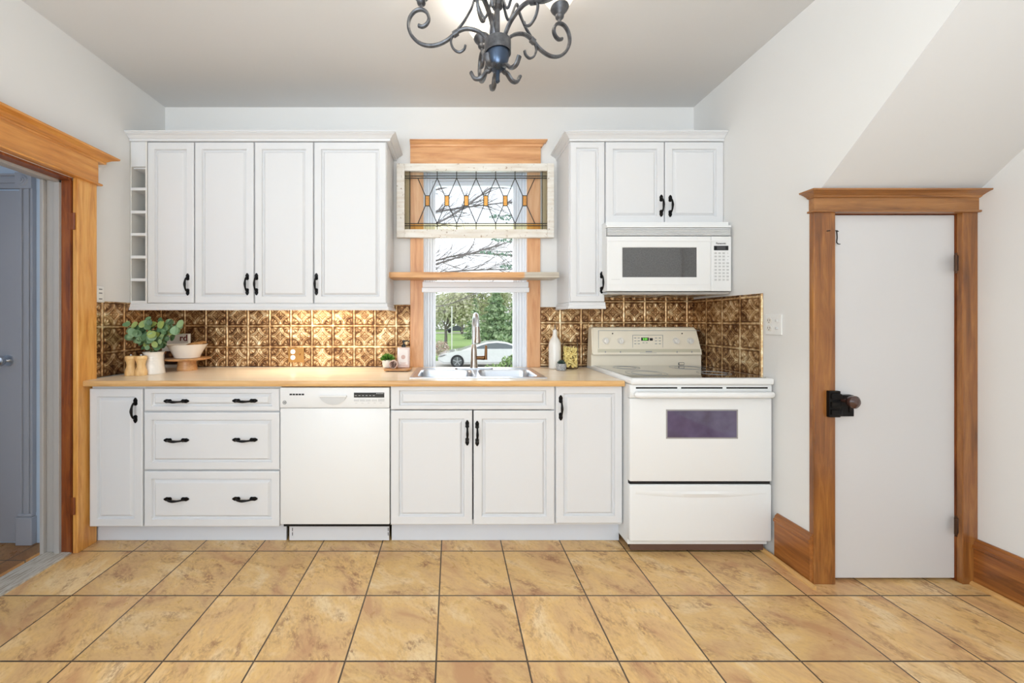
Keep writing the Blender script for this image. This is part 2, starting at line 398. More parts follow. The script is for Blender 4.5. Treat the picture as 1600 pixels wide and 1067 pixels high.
lo = [bm.verts.new(p) for p in a]; hi = [bm.verts.new((p[0], p[1]+.05, p[2]+.05)) for p in a]
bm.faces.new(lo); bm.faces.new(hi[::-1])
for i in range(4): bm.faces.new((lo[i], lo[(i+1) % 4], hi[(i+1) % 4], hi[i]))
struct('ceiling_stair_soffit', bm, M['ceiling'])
# rear wall with two windows made up to admit light (behind the camera)
bm = BM()
for x0, x1 in ((-3.6, -1.5), (0, .45), (1.95, XR2+.1)): box(bm, x0, x1, YB-.1, YB, 0, ZC)
for x0, x1 in ((-1.5, 0), (.45, 1.95)): box(bm, x0, x1, YB-.1, YB, 0, .8); box(bm, x0, x1, YB-.1, YB, 2.3, ZC)
struct('wall_rear', bm, M['wall'])
for i, (x0, x1) in enumerate(((-1.5, 0), (.45, 1.95))):
    bm = BM()
    for a, b_ in ((x0, x0+.05), (x1-.05, x1), ((x0+x1)/2-.025, (x0+x1)/2+.025)): box(bm, a, b_, YB-.07, YB-.02, .8, 2.3)
    box(bm, x0, x1, YB-.07, YB-.02, .8, .85); box(bm, x0, x1, YB-.07, YB-.02, 2.25, 2.3)
    struct('window_%d' % (i+2), bm, M['vinyl'])
bm = BM()
for a, b_ in ((-1.95, -1.89), (-.81, -.75)): box(bm, XL+.0005, XL+.012, a, b_, .9, 2.2)
for a, b_ in ((.9, .95), (2.15, 2.2)): box(bm, XL+.0005, XL+.012, -1.89, -.81, a, b_)
struct('window_4', bm, M['vinyl'])  # made-up frame on the solid wall, added to go with the side fill
# hallway beyond the doorway
DH = 2.137
bm = BM(); box(bm, -3.6, XL-.01-TH-.02, YB, DH+.1, -.1, 0); struct('floor_hall', bm, M['halltile'])
HX1 = XL-TH
bm = BM(); box(bm, -3.6, HX1, DH, DH+.1, 0, ZC); struct('wall_hall', bm, M['hallwall'])
bm = BM(); box(bm, -3.7, -3.6, YB, DH+.1, 0, ZC); struct('wall_hall_side', bm, M['hallwall'])
bm = BM(); box(bm, HX1+.006, XL-.005, OY0, OY1, -.004, .008, .003); o = struct('threshold_trim', bm, M['thresh']); o.name = 'trim_threshold'
# hall door, casing, rosette, plinth
s_ = F/DH
t = thing('hall_door', 'flat grey painted door with round metal knob in the hallway on the left', 'door', (-2.8, DH, 0)); t.name = 'door_1'; t['kind'] = 'structure'
bm = BM(); box(bm, -3.2, X(36, DH), DH-.012, DH-.002, .012, Z(299, DH), .003); obj('door_slab', bm, M['greydoor'], t)
bm = BM(); kc = P(14, 563, DH-.012); disc(bm, kc, .030, -.008, (0, 1, 0)); tube(bm, [kc+Vector((0, -.005, 0)), kc+Vector((0, -.03, 0))], .009, 12)
tube(bm, [kc+Vector((0, -y, 0)) for y in (.026, .032, .042, .052, .058, .060)], [.010, .022, .028, .026, .016, .004], 20)
obj('door_knob', bm, M['steel'], t, True)
bm = BM()
cx0, cx1 = X(37, DH), X(57, DH)
zt = Z(296, DH)
for a, b_, d in ((cx0, cx0+.012, .022), (cx0+.012, cx0+.026, .014), (cx0+.026, cx1-.022, .020), (cx1-.022, cx1-.010, .014), (cx1-.010, cx1, .022)): box(bm, a, b_, DH-d, DH, .17, zt, .002)
for a, b_, d in ((0, .014, .022), (.014, .03, .014), (.03, .058, .020), (.058, .07, .014), (.07, .082, .022)): box(bm, -3.3, cx0-.004, DH-d, DH, zt+a, zt+b_, .002)
obj('door_casing', bm, M['greydoor'], t)
bm = BM(); rc = P(44, 284.5, DH); box(bm, rc.x-.046, rc.x+.046, DH-.028, DH, rc.z-.044, rc.z+.046, .003)
for r, d in ((.032, .034), (.020, .038), (.010, .042)): disc(bm, (rc.x, DH-.026, rc.z), r, -(d-.026), (0, 1, 0), 24, r2=r*.8)
obj('rosette_block', bm, M['greydoor'], t)
bm = BM(); box(bm, cx0-.015, cx1+.004, DH-.03, DH, 0, .155, .004); box(bm, cx0-.010, cx1, DH-.026, DH, .155, .172, .006); obj('plinth_block', bm, M['greydoor'], t)
bm = BM(); box(bm, HX1-.045, HX1-.001, DH-.06, DH-.001, 0, .18, .004); box(bm, HX1-.038, HX1-.001, DH-.05, DH-.001, .18, .195, .003); o = struct('baseboard_hall', bm, M['greytrim'])
# doorway: grey jamb frame, red brown rebate, amber casing
dway = thing('doorway', None, None, (XL, OY1, 0)); dway.name = 'door_2'; dway['kind'] = 'structure'; del dway['label']; del dway['category']
xa = X(107, OY1); xb = X(96, OY1)
bm = BM()
box(bm, HX1, xb, OY1, OY1+.012, 0, OZ, .001); box(bm, HX1, xb, OY0-.012, OY0, 0, OZ); box(bm, HX1, xb, OY0, OY1, OZ, OZ+.012)
box(bm, xb-.028, xb, OY1-.014, OY1, 0, OZ, .002); box(bm, xb-.028, xb, OY0, OY1, OZ-.014, OZ, .002)
box(bm, HX1, HX1+.02, OY1-.02, OY1, 0, OZ, .004)
obj('jamb', bm, M['greytrim'], dway)
bm = BM(); box(bm, xb, XL-.004, OY1, OY1+.012, 0, OZ); box(bm, xb, XL-.004, OY0-.012, OY0, 0, OZ); box(bm, xb, XL-.004, OY0, OY1, OZ, OZ+.012)
box(bm, xa+.012, xa+.016, OY1-.006, OY1, 0, OZ, .001)
obj('rebate', bm, M['jamb'], dway)
for zc in (Z(346, OY1), Z(790, OY1)):
    bm = BM(); box(bm, xa-.004, xa+.034, OY1-.004, OY1-.0005, zc-.045, zc+.045, .001)
    tube(bm, [(xa+.036, OY1-.006, zc-.045), (xa+.036, OY1-.006, zc+.045)], .005, 10)
    obj('hinge_leaf', bm, M['jamb'], dway)
cw = .027
bm = BM(); box(bm, XL, XL+cw, OY1-.001, 2.150, 0, OZ+.022, .003); o = obj('casing', bm, M['amber'], dway)
bm = BM(); box(bm, XL, XL+cw, OY0-.11, OY0+.001, 0, OZ+.022, .003); o = obj('casing', bm, M['amber'], dway)
bm = BM()
y1 = 2.156; y0 = OY0-.12
box(bm, XL, XL+cw+.006, y0+.003, y1-.003, OZ+.020, OZ+.150, .002)
box(bm, XL, XL+cw+.020, y0-.006, y1+.012, OZ+.012, OZ+.024, .005)
pr = [(0, OZ+.145), (.036, OZ+.145), (.040, OZ+.152), (.038, OZ+.158), (.054, OZ+.172), (.074, OZ+.182), (.080, OZ+.184), (.082, OZ+.194), (0, OZ+.196)]
sweep(bm, [(XL, y1), (XL+.001, y1), (XL+.001, y0), (XL, y0)], [(o_, z) for o_, z in pr], side=-1)
obj('head_casing', bm, M['ambery'], dway)

# baseboards
def baseboard(name, path, h, mat, side=1, th=.02):
    pr = [(0, 0), (th, 0), (th, h-.045), (th+.006, h-.040), (th+.006, h-.028), (th, h-.024), (th-.004, h-.010), (th-.012, h-.004), (th-.012, h), (0, h)]
    bm = BM(); sweep(bm, path, pr, side); return struct(name, bm, mat)
baseboard('baseboard_right', [(XR, 2.0), (XR, DCL-.02)], .235, M['browny'], side=1)
baseboard('baseboard_stair', [(XR2, DCL-.002), (XR2, YB)], .215, M['browny'], side=1)
for nm, xx, ya, yb in (('trim_shoe_right', XR-.026, 2.5, DCL-.06), ('trim_shoe_stair', XR2-.026, DCL-.002, YB)):
    bm = BM(); prism(bm, [(xx, 0), (xx, .018), (xx-.006, .017), (xx-.012, .012), (xx-.015, .006), (xx-.015, 0)], 'y', ya, yb); struct(nm, bm, M['oaky'])

# ------------------------------------------------------------------ closet door on the right
cl = thing('door_3', None, None, ((CX0+CX1)/2, DCL, 0)); del cl['label']; del cl['category']; cl['kind'] = 'structure'
bm = BM(); box(bm, CX0+.006, CX1-.006, DCL+.004, DCL+.036, .012, CZ1-.008, .003); slab = obj('door_slab', bm, M['doorwhite'], cl)
bm = BM(); box(bm, CX0, CX1, DCL+.06, DCL+.075, 0, CZ1); obj('closet_dark_gap', bm, M['dark'], cl)
YF = DCL-.024
bm = BM(); box(bm, CX1-.0045, CX1-.0002, DCL+.001, DCL+.058, 0, CZ1); box(bm, CX0+.0002, CX0+.0045, DCL+.001, DCL+.058, 0, CZ1); box(bm, CX0+.0045, CX1-.0045, DCL+.001, DCL+.058, CZ1-.006, CZ1-.0002); obj('jamb', bm, M['jamb'], cl)
bm = BM(); box(bm, XR-.004, CX0+.004, YF, DCL, 0, CZ1+.012, .003); obj('casing', bm, M['brown'], cl)
bm = BM(); box(bm, CX1-.004, CX1+.068, YF, DCL, 0, CZ1+.012, .003); obj('casing', bm, M['brown'], cl)
x0, x1 = XR-.006, CX1+.072
zb = CZ1-.004
bm = BM(); box(bm, x0-.010, x1+.006, YF-.014, DCL, zb, zb+.010, .003)
box(bm, x0, x1, YF-.004, DCL, zb+.010, Z(309, YF), .002)
zt = Z(309, YF); h_ = Z(294.5, YF-.045)-zt
pr = [(0, zt-.002), (.004, zt-.002), (.010, zt+.002), (.012, zt+h_*.2), (.026, zt+h_*.5), (.040, zt+h_*.72), (.046, zt+h_*.75), (.048, zt+h_), (0, zt+h_)]
sweep(bm, [(x0, DCL-.001), (x0, YF-.004), (x1, YF-.004), (x1, DCL-.001)], pr, side=1)
obj('head_casing', bm, M['brownx'], cl)
# rim lock and knob
Yd = DCL+.003
bm = BM(); a = P(1300, 616, Yd); c = P(1327, 649, Yd); box(bm, a.x, c.x, Yd-.022, Yd, c.z, a.z, .002)
box(bm, c.x-.026, c.x-.006, Yd-.026, Yd-.02, c.z+.02, a.z-.01, .002)
for dz in (.008, .092):
    for dx in (.008, .07): disc(bm, (a.x+dx, Yd-.0215, c.z+dz), .003, -.002, (0, 1, 0), 8)
lock = obj('rim_lock', bm, M['iron'], slab)
bm = BM(); a2 = P(1291, 610, YF); c2 = P(1300, 651, YF); box(bm, a2.x, a.x-.001, YF-.016, YF+.001, c2.z, a2.z, .003)
for k_ in range(3): z = c2.z+(a2.z-c2.z)*(.2+.3*k_); box(bm, a2.x+.004, a.x-.001, YF-.024, YF-.014, z-.012, z+.012, .003)
obj('lock_keeper', bm, M['iron'], cl)
kc = P(1334, 628, Yd-.06); bm = BM()
bx = Vector((c.x-.016, Yd-.02, kc.z)); kx = kc.x-.004
tube(bm, [(kx-.012, Yd-.02, kc.z), (kx-.006, Yd-.045, kc.z)], .009, 12)
tube(bm, [(kx-.004, Yd-.040, kc.z), (kx-.003, Yd-.046, kc.z), (kx, Yd-.058, kc.z), (kx+.001, Yd-.070, kc.z), (kx+.002, Yd-.080, kc.z), (kx+.002, Yd-.083, kc.z)], [.010, .022, .030, .029, .016, .003], 24)
obj('door_knob', bm, plain('brown_porcelain_knob', (70, 46, 40), .2, coat=.6), lock, True)
for yy in (411, 822):
    q = P(1493, yy, YF-.004); bm = BM(); tube(bm, [(q.x+.002, q.y, q.z-.038), (q.x+.002, q.y, q.z+.038)], .006, 10); box(bm, q.x+.002, q.x+.018, q.y+.002, q.y+.006, q.z-.036, q.z+.036, .001)
    for dz in (-.044, .044): tube(bm, [(q.x+.002, q.y, q.z+dz-.004), (q.x+.002, q.y, q.z+dz+.004)], .0045, 10)
    obj('hinge', bm, plain('dark_brass_hinge', (74, 50, 34), .4, .7), cl, True)
q = P(1306, 362, Yd-.004); bm = BM()
tube(bm, [(q.x-.008, q.y, q.z+.004), (q.x, q.y-.006, q.z+.004), (q.x+.008, q.y-.004, q.z)], .0022, 6)
tube(bm, spline([(q.x, q.y-.004, q.z+.002), (q.x, q.y-.006, q.z-.03), (q.x-.002, q.y-.006, q.z-.052), (q.x+.004, q.y-.008, q.z-.060), (q.x+.014, q.y-.006, q.z-.060)], 5), .0022, 6)
obj('hook_latch', bm, M['iron'], cl, True)
q = P(1293, 361, YF); bm = BM(); tube(bm, [(q.x-.004, q.y, q.z), (q.x+.004, q.y-.01, q.z)], .002, 6); obj('hook_eye', bm, M['iron'], cl)

# ------------------------------------------------------------------ window
win = thing('window_1', None, None, ((WX0+WX1)/2, DW, WZ0)); del win['label']; del win['category']; win['kind'] = 'structure'
YT = DW-.022
tz0 = .918
bm = BM(); box(bm, X(641, YT), WX0+.002, YT, DW, tz0, Z(254, YT), .003); obj('window_casing', bm, M['pine'], win)
bm = BM(); box(bm, WX1-.002, X(844.5, YT), YT, DW, tz0, Z(254, YT), .003); obj('window_casing', bm, M['pine'], win)
bm = BM(); hz0 = Z(258, YT); hz1 = Z(229, YT)
box(bm, X(641, YT), X(845, YT), YT-.003, DW, hz0, hz1, .002)
hh = Z(218, YT-.03)-hz1
pr = [(0, hz1-.004), (.006, hz1-.002), (.008, hz1+.010), (.018, hz1+hh*.5), (.028, hz1+hh*.78), (.034, hz1+hh*.8), (.035, hz1+hh), (0, hz1+hh)]
sweep(bm, [(X(641, YT), YT-.003), (X(846, YT), YT-.003), (X(846, YT), DW-.001)], pr, side=1)
obj('window_head', bm, M['pinex'], win)
# vinyl frame with stepped profile
gx0, gx1 = X(680.5, 2.80), X(801.5, 2.80); gz0 = .899; gz1 = Z(291, 2.80)
bm = BM()
def frame(bm, x0, x1, z0, z1, y0, y1, wd, bev=.003, wt=None, wb=None):
    wt = wd if wt is None else wt; wb = wd if wb is None else wb
    box(bm, x0, x0+wd, y0, y1, z0, z1, bev); box(bm, x1-wd, x1, y0, y1, z0, z1, bev)
    box(bm, x0+wd, x1-wd, y0, y1, z1-wt, z1, bev); box(bm, x0+wd, x1-wd, y0, y1, z0, z0+wb, bev)
frame(bm, WX0, WX1, WZ0, WZ1, 2.755, 2.84, .022, wb=.01)
frame(bm, WX0+.022, WX1-.022, WZ0+.01, WZ1-.022, 2.768, 2.835, .020, wb=.003)
frame(bm, WX0+.042, WX1-.042, WZ0+.012, gz1+.05, 2.780, 2.83, .018, wb=.002)
frame(bm, gx0-.022, gx1+.022, WZ0+.013, gz1+.03, 2.790, 2.825, .022, wb=.002, wt=.03)
box(bm, WX0+.042, WX1-.042, 2.775, 2.832, gz1+.03, WZ1-.042)
mz = Z(447, 2.8); box(bm, gx0, gx1, 2.785, 2.825, mz-.02, mz+.02, .003)
obj('window_frame', bm, M['vinyl'], win)
bm = BM(); box(bm, WX0, WX1, DW-.004, 2.755, WZ0-.002, WZ0+.018, .002); obj('window_sill', bm, M['vinyl'], win)
bm = BM(); box(bm, WX0-.001, WX0+.006, DW+.001, 2.756, WZ0+.02, WZ1); box(bm, WX1-.006, WX1+.001, DW+.001, 2.756, WZ0+.02, WZ1); box(bm, WX0, WX1, DW+.001, 2.756, WZ1-.006, WZ1); obj('window_jamb_liner', bm, M['vinyl'], win)
for a, b_ in ((gz0-.002, mz), (mz, gz1+.005)):
    bm = BM(); box(bm, gx0-.005, gx1+.005, 2.803, 2.807, a, b_); obj('window_pane', bm, M['glass'], win)
# blind headrail
bm = BM(); Db = 2.640; a = P(660, 440, Db); c = P(826, 449, Db)
box(bm, a.x, c.x, Db, YT-.001, c.z, a.z, .004)
bl = thing('blind_headrail', 'white raised window blind in its slim headrail under the wooden shelf', 'blind', ((a.x+c.x)/2, Db, c.z-.03))
obj('headrail', bm, M['vinyl'], bl)
bm = BM(); box(bm, a.x-.004, c.x+.004, Db-.006, YT-.002, Z(456.5, Db), c.z-.001, .004); obj('bottom_rail', bm, M['vinyl'], bl)
# shelf
bm = BM(); Ds = 2.50; sx0 = -.4400; sx1 = .7040
box(bm, sx0, sx1, Ds, YT-.001, Z(433.5, Ds), Z(425, Ds), .002)
o = obj('shelf', bm, M['shelf']); tag(o, 'long narrow wooden shelf across the window, orange pine with a grey right end', 'shelf')
o.name = 'window_shelf'
# stained glass sash
Dg = 2.635
sg = thing('stained_glass_panel', 'old leaded glass sash with amber lozenges in a chipped white frame over the window', 'stained glass', (X(742, Dg), Dg, Z(371, Dg)))
gxa, gxb = X(632, Dg), X(855.5, Dg); gza, gzb = Z(358, Dg), Z(266.5, Dg)
ox0, ox1, oz0, oz1 = X(619.5, Dg), X(866, Dg), Z(371, Dg), Z(255, Dg)
bm = BM()
box(bm, ox0, gxa, Dg, Dg+.034, oz0, oz1, .003); box(bm, gxb, ox1, Dg, Dg+.034, oz0, oz1, .003)
box(bm, gxa, gxb, Dg+.001, Dg+.034, gzb, oz1, .003); box(bm, gxa, gxb, Dg+.001, Dg+.034, oz0, gza, .003)
obj('sash_frame', bm, M['chippy'], sg)
Yg = Dg+.016
def gp(px, py): p = P(px, py, Dg); return (p.x, p.z)
def pane(bm, pts, y=Yg): prism(bm, pts, 'y', y-.0012, y+.0012)
lead = BM()
def came(a, b_, r=.0031): tube(lead, [(a[0], Yg, a[1]), (b_[0], Yg, b_[1])], r, 6, up=(0, 1, 0))
yt1, yt2, yb1, yb2 = 273.6, 277, 348.3, 351.8
xi0, xi1 = 640, 848
for y in (yt1, yt2, yb1, yb2): came(gp(632, y), gp(855.5, y))
for x in (xi0, xi1): came(gp(x, 266), gp(x, 358), .003)
nodes = [683+30.6*i for i in range(5)]
am = [667.6+30.6*i for i in range(6)]
for x in nodes: came(gp(x, 266), gp(x, yt2)); came(gp(x, yb1), gp(x, 358))
ext = [652.5]+nodes+[836.5]
for i, x in enumerate(am):
    for (xx, sgn) in ((ext[i], -1), (ext[i+1], 1)):
        came(gp(xx, yt2), gp(x+3.3*sgn, 304.7)); came(gp(x+3.3*sgn, 320.5), gp(xx, yb1))
    for y in (304.7, 320.5): came(gp(x-3.3, y), gp(x+3.3, y))
    for sgn in (-1, 1): came(gp(x+3.3*sgn, 304.7), gp(x+3.3*sgn, 320.5))
    bm = BM(); pane(bm, [gp(x-3.3, 304.7), gp(x+3.3, 304.7), gp(x+3.3, 320.5), gp(x-3.3, 320.5)], Yg-.0005); obj('amber_pane', bm, M['amberglass'], sg)
bm = BM()
for i in range(1): pane(bm, [gp(xi0, yt2), gp(xi1, yt2), gp(xi1, yb1), gp(xi0, yb1)], Yg+.001)
obj('clear_panes', bm, M['leadglass'], sg)
bm = BM(); pane(bm, [gp(xi0, 266), gp(xi1, 266), gp(xi1, yt2), gp(xi0, yt2)], Yg+.001); obj('top_border_panes', bm, M['topglass'], sg)
bm = BM(); pane(bm, [gp(xi0, yb1), gp(xi1, yb1), gp(xi1, 358.5), gp(xi0, 358.5)], Yg+.001); obj('bottom_border_panes', bm, M['yellowglass'], sg)
bm = BM(); pane(bm, [gp(631.5, 266), gp(xi0, 266), gp(xi0, 358.5), gp(631.5, 358.5)], Yg+.001); obj('side_border_pane', bm, M['olglass'], sg)
bm = BM(); pane(bm, [gp(xi1, 266), gp(856, 266), gp(856, 358.5), gp(xi1, 358.5)], Yg+.001); obj('side_border_pane', bm, M['olglass'], sg)
obj('leading', lead, plain('lead_came', (62, 60, 58), .5, .6), sg)

# ------------------------------------------------------------------ pressed tin backsplash (real relief)
def relief(u, v):
    """height of one pressed tile, u,v in 0..1"""
    eu = min(u, 1-u); ev = min(v, 1-v); e = min(eu, ev)
    h = .75*math.exp(-((e-.018)/.024)**2)             # raised border bead
    h -= .45*math.exp(-((e-.066)/.016)**2)
    k_ = min(1, max(0, (e-.075)/.02))
    for cx, cy in ((0, 0), (1, 0), (0, 1), (1, 1)):     # concave diamond of double arcs
        d = math.hypot(u-cx, v-cy)
        for r, a, w_ in ((.525, 1.0, .018), (.460, .85, .015)): h += k_*a*math.exp(-((d-r)/w_)**2)
        if d < .42:
            ang = math.atan2(abs(v-cy), abs(u-cx))
            for an, rr in ((.42, .27), (PI/4, .33), (PI/2-.42, .27)):
                px, py = abs(u-cx)-rr*math.cos(an), abs(v-cy)-rr*math.sin(an)
                al = px*math.cos(an)+py*math.sin(an); ac = -px*math.sin(an)+py*math.cos(an)
                h += .8*k_*math.exp(-(al/.075)**2-(ac/.026)**2)
            h -= .25*k_*math.exp(-((d-.385)/.02)**2)
    x, y = u-.5, v-.5; d = math.hypot(x, y)
    for q in range(4):
        a = q*PI/2; ca, sa = math.cos(a), math.sin(a); al = x*ca+y*sa; ac = -x*sa+y*ca
        if al > 0:
            h += .75*math.exp(-((al-.115)/.045)**2-(ac/.024)**2)
            h += .65*math.exp(-((al-.225)/.028)**2-(ac/.022)**2)
        al, ac = (x*ca+y*sa+(-x*sa+y*ca))*.7071, ((-x*sa+y*ca)-(x*ca+y*sa))*.7071
        if al > 0: h += .55*math.exp(-((al-.10)/.026)**2-(ac/.022)**2)
    h += .7*math.exp(-(d/.03)**2)
    return max(-.5, min(1.1, h))
NR = 40
RT = [[relief((i+.5)/NR, (j+.5)/NR) for i in range(NR)] for j in range(NR)]
TS = .149
def tin(name, rects, a0, z0, orient, plane, label, depth=.0044, th=.006):
    """orient 'back': a = X, faces -Y. 'left': a = Y faces +X; 'right': a = Y faces -X"""
    vs, fs, rel = [], [], []
    st = TS/NR
    def pt(a, z, d):
        return {'back': (a, plane-d, z), 'left': (plane+d, a, z), 'right': (plane-d, a, z)}[orient]
    for (ra, rb, za, zb) in rects:
        na = max(2, int(round((rb-ra)/st))); nz = max(2, int(round((zb-za)/st))); base = len(vs)
        for j in range(nz+1):
            for i in range(na+1):
                a = ra+(rb-ra)*i/na; z = za+(zb-za)*j/nz
                u = ((a-a0)/TS) % 1; v = ((z-z0)/TS) % 1
                h = RT[int(v*NR) % NR][int(u*NR) % NR]
                if i in (0, na) or j in (0, nz): vs.append(pt(a, z, th*.6 if h > -9 else 0)); rel.append(.7)
                else: vs.append(pt(a, z, th+h*depth)); rel.append(.25+.55*h)
        W_ = na+1
        for j in range(nz):
            for i in range(na): fs.append((base+j*W_+i, base+j*W_+i+1, base+(j+1)*W_+i+1, base+(j+1)*W_+i))
        # rim back to the wall
        loop = [base+i for i in range(na+1)]+[base+j*W_+na for j in range(1, nz+1)]+[base+nz*W_+i for i in range(na-1, -1, -1)]+[base+j*W_ for j in range(nz-1, 0, -1)]
        cnt = len(vs)
        for q in loop:
            v = vs[q]; p = list(v)
            if orient == 'back': p[1] = plane
            else: p[0] = plane
            vs.append(tuple(p)); rel.append(.4)
        n = len(loop)
        for i in range(n): fs.append((loop[i], cnt+i, cnt+(i+1) % n, loop[(i+1) % n]))
    me = bpy.data.meshes.new(name); me.from_pydata(vs, [], fs); me.update(); me.shade_smooth()
    at = me.attributes.new('relief', 'FLOAT', 'POINT'); at.data.foreach_set('value', rel)
    me.materials.append(M['tin'])
    bmx = BM(); bmx.from_mesh(me); bmesh.ops.recalc_face_normals(bmx, faces=bmx.faces); bmx.to_mesh(me); bmx.free()
    o = bpy.data.objects.new(name, me); COL.objects.link(o); tag(o, label, 'backsplash'); return o
CT = .918
wl, wr = X(641, YT)-.001, X(844.5, YT)+.001
tin('tin_backsplash', [(XL+.003, wl, CT+.001, 1.357)], X(421, DW-.006), .910, 'back', DW-.0005, 'embossed bronze tin backsplash on the back wall left of the window')
tin('tin_backsplash', [(2.158, DW-.001, CT+.001, 1.357)], 2.165+.04, .910, 'left', XL+.0005, 'narrow embossed bronze tin backsplash on the left wall beside the door casing')
ncx0, ncx1 = X(890.5, 2.398), X(945.5, 2.398)
tin('tin_backsplash', [(wr, ncx1, CT+.001, 1.340), (ncx1, XR-.003, .80, 1.470)], X(875.6, DW-.006), .932, 'back', DW-.0005, 'embossed bronze tin backsplash behind the stove and right of the window')
tin('tin_backsplash', [(2.095, DW-.001, .80, 1.395)], 2.104, .932, 'right', XR-.0005, 'dark embossed bronze tin backsplash on the right wall beside the stove')

# ------------------------------------------------------------------ handles
def handle_mesh():
    bm = BM()
    for s_ in (-1, 1):
        pts = [(.0, .0085), (.012, .0095), (.022, .0045), (.026, 0), (.022, -.0045), (.012, -.0095), (0, -.0085), (-.010, -.0095), (-.016, -.004), (-.016, .004), (-.010, .0095)]
        prism(bm, [(s_*(x*1.05+.043), z*1.12) for x, z in pts], 'y', -.004, 0)
        tube(bm, [(s_*.044, -.003, 0), (s_*.044, -.008, 0)], [.006, .004], 8)
    n = 18; pts = []; rad = []
    for i in range(n+1):
        t_ = i/n*2-1; pts.append((t_*.045, -.006-.024*(1-t_**2)**.6, 0)); rad.append(.0050+.0024*math.exp(-(t_/.35)**2))
    tube(bm, pts, rad, 8)
    bmesh.ops.recalc_face_normals(bm, faces=bm.faces)
    me = bpy.data.meshes.new('handle'); bm.to_mesh(me); bm.free(); me.materials.append(M['iron']); return me
HM = handle_mesh()
def handle(parent, px, py, D, vertical=True):
    o = bpy.data.objects.new('handle', HM); COL.objects.link(o); o.parent = parent
    o.location = P(px, py, D)-rootloc(parent)
    if vertical: o.rotation_euler = (0, PI/2, 0)
    return o
def panel(bm, x0, x1, z0, z1, yf, m=.042, th=.019, mz=None):
    mz = m if mz is None else mz
    L = [(0, 0, .004), (.003, .003, .0008), (.006, .006, 0), (m, mz, 0), (m+.002, mz+.002, .004), (m+.005, mz+.005, .0130), (m+.010, mz+.010, .0130), (m+.022, mz+.022, .0014), (m+.024, mz+.024, .0004)]
    rings = []
    for ix, iz, d in [(0, 0, th)]+L:
        rings.append([bm.verts.new(p) for p in ((x0+ix, yf+d, z0+iz), (x1-ix, yf+d, z0+iz), (x1-ix, yf+d, z1-iz), (x0+ix, yf+d, z1-iz))])
    bm.faces.new(rings[0])
    for a, b_ in zip(rings, rings[1:]):
        for i in range(4): bm.faces.new((a[i], a[(i+1) % 4], b_[(i+1) % 4], b_[i]))
    bm.faces.new(rings[-1])
G = .0012
def front(name, parent, px0, px1, py0, py1, D, m=.042, mz=None):
    bm = BM(); panel(bm, X(px0, D)+G, X(px1, D)-G, Z(py1, D), Z(py0, D), D, m, mz=mz)
    return obj(name, bm, M['cab'], parent)
def carcass(parent, x0, x1, y0, y1, z0, z1, mat=None):
    bm = BM(); box(bm, x0, x1, y0, y1, z0, z1, .001); return obj('carcass', bm, mat or M['cab'], parent)

# ---- base cabinets
DB = 2.090; CB = DB+.0195; BK = DW-.012; BZ0 = Z(823, DB); BZ1 = .8815
def base(name, label, px0, px1, z1=BZ1, z0=None):
    z0 = BZ0 if z0 is None else z0
    x0, x1 = X(px0, DB), X(px1, DB)
    t = thing(name, label, 'cabinet', ((x0+x1)/2, DB, z0)); carcass(t, x0+.0005, x1-.0005, CB, BK, z0+.002, z1); return t
t = base('base_cabinet', 'white base cabinet with one tall narrow door at the far left under the counter', 139, 223.5)
d = front('door', t, 139, 222.5, 607.5, 823, DB); handle(d, 212, 641, DB)
t = base('drawer_cabinet', 'white base cabinet with three stacked wide drawers and six black handles', 223.5, 437.2)
for a, b_, yy in ((607, 642, 626.5), (644.5, 734, 687.5), (736.5, 823, 779.5)):
    d = front('drawer', t, 224.5, 436.8, a, b_, DB, .040, .024 if b_-a < 50 else .040)
    handle(d, 276, yy, DB, False); handle(d, 383, yy-.6, DB, False)
# sink base: lower carcass so that the basins have room
x0, x1 = X(609.5, DB), X(867.7, DB)
t = thing('sink_cabinet', 'white double door sink base cabinet with a wide false drawer front below the window', 'cabinet', ((x0+x1)/2, DB, BZ0))
bm = BM(); z0 = Z(820, DB)
for a, b_ in ((x0+.0005, x0+.018), (x1-.018, x1-.0005)): box(bm, a, b_, CB, BK, z0+.002, BZ1)
box(bm, x0+.018, x1-.018, CB, BK, z0+.002, z0+.02); box(bm, x0+.018, x1-.018, BK-.01, BK, z0+.02, BZ1-.25); box(bm, x0+.018, x1-.018, CB, CB+.018, BZ1-.12, BZ1)
obj('carcass', bm, M['cab'], t)
front('false_drawer_front', t, 610, 867, 603.5, 640, DB, .046, .022)
d = front('door', t, 610, 738.3, 641.5, 820, DB, .044); handle(d, 730, 676, DB)
d = front('door', t, 739.7, 867, 641.5, 820, DB, .044); handle(d, 745.5, 677, DB)
t = base('base_cabinet', 'white base cabinet with one narrow door between the sink and the stove', 867.7, 973.4)
d = front('door', t, 868.5, 973, 603, 818, DB, .04); handle(d, 876, 637, DB)
# toe kicks
DK = DB+.07
for a, b_, y0, lb in ((151, 447.5, 822, 'long white kick board at floor level under the drawer cabinet'), (612, 967, 818, 'white kick board at floor level under the sink cabinet')):
    bm = BM(); box(bm, X(a, DK), X(b_, DK), DK, DK+.016, 0.001, BZ0+.001, .001); o = obj('kick_board', bm, paint('kick_white_'+str(a), (214, 217, 224), .45, .03, 50)); tag(o, lb, 'kick board')
for a, b_ in ((X(152, DK), X(447, DK)), (X(613, DK), X(966, DK))):
    pass
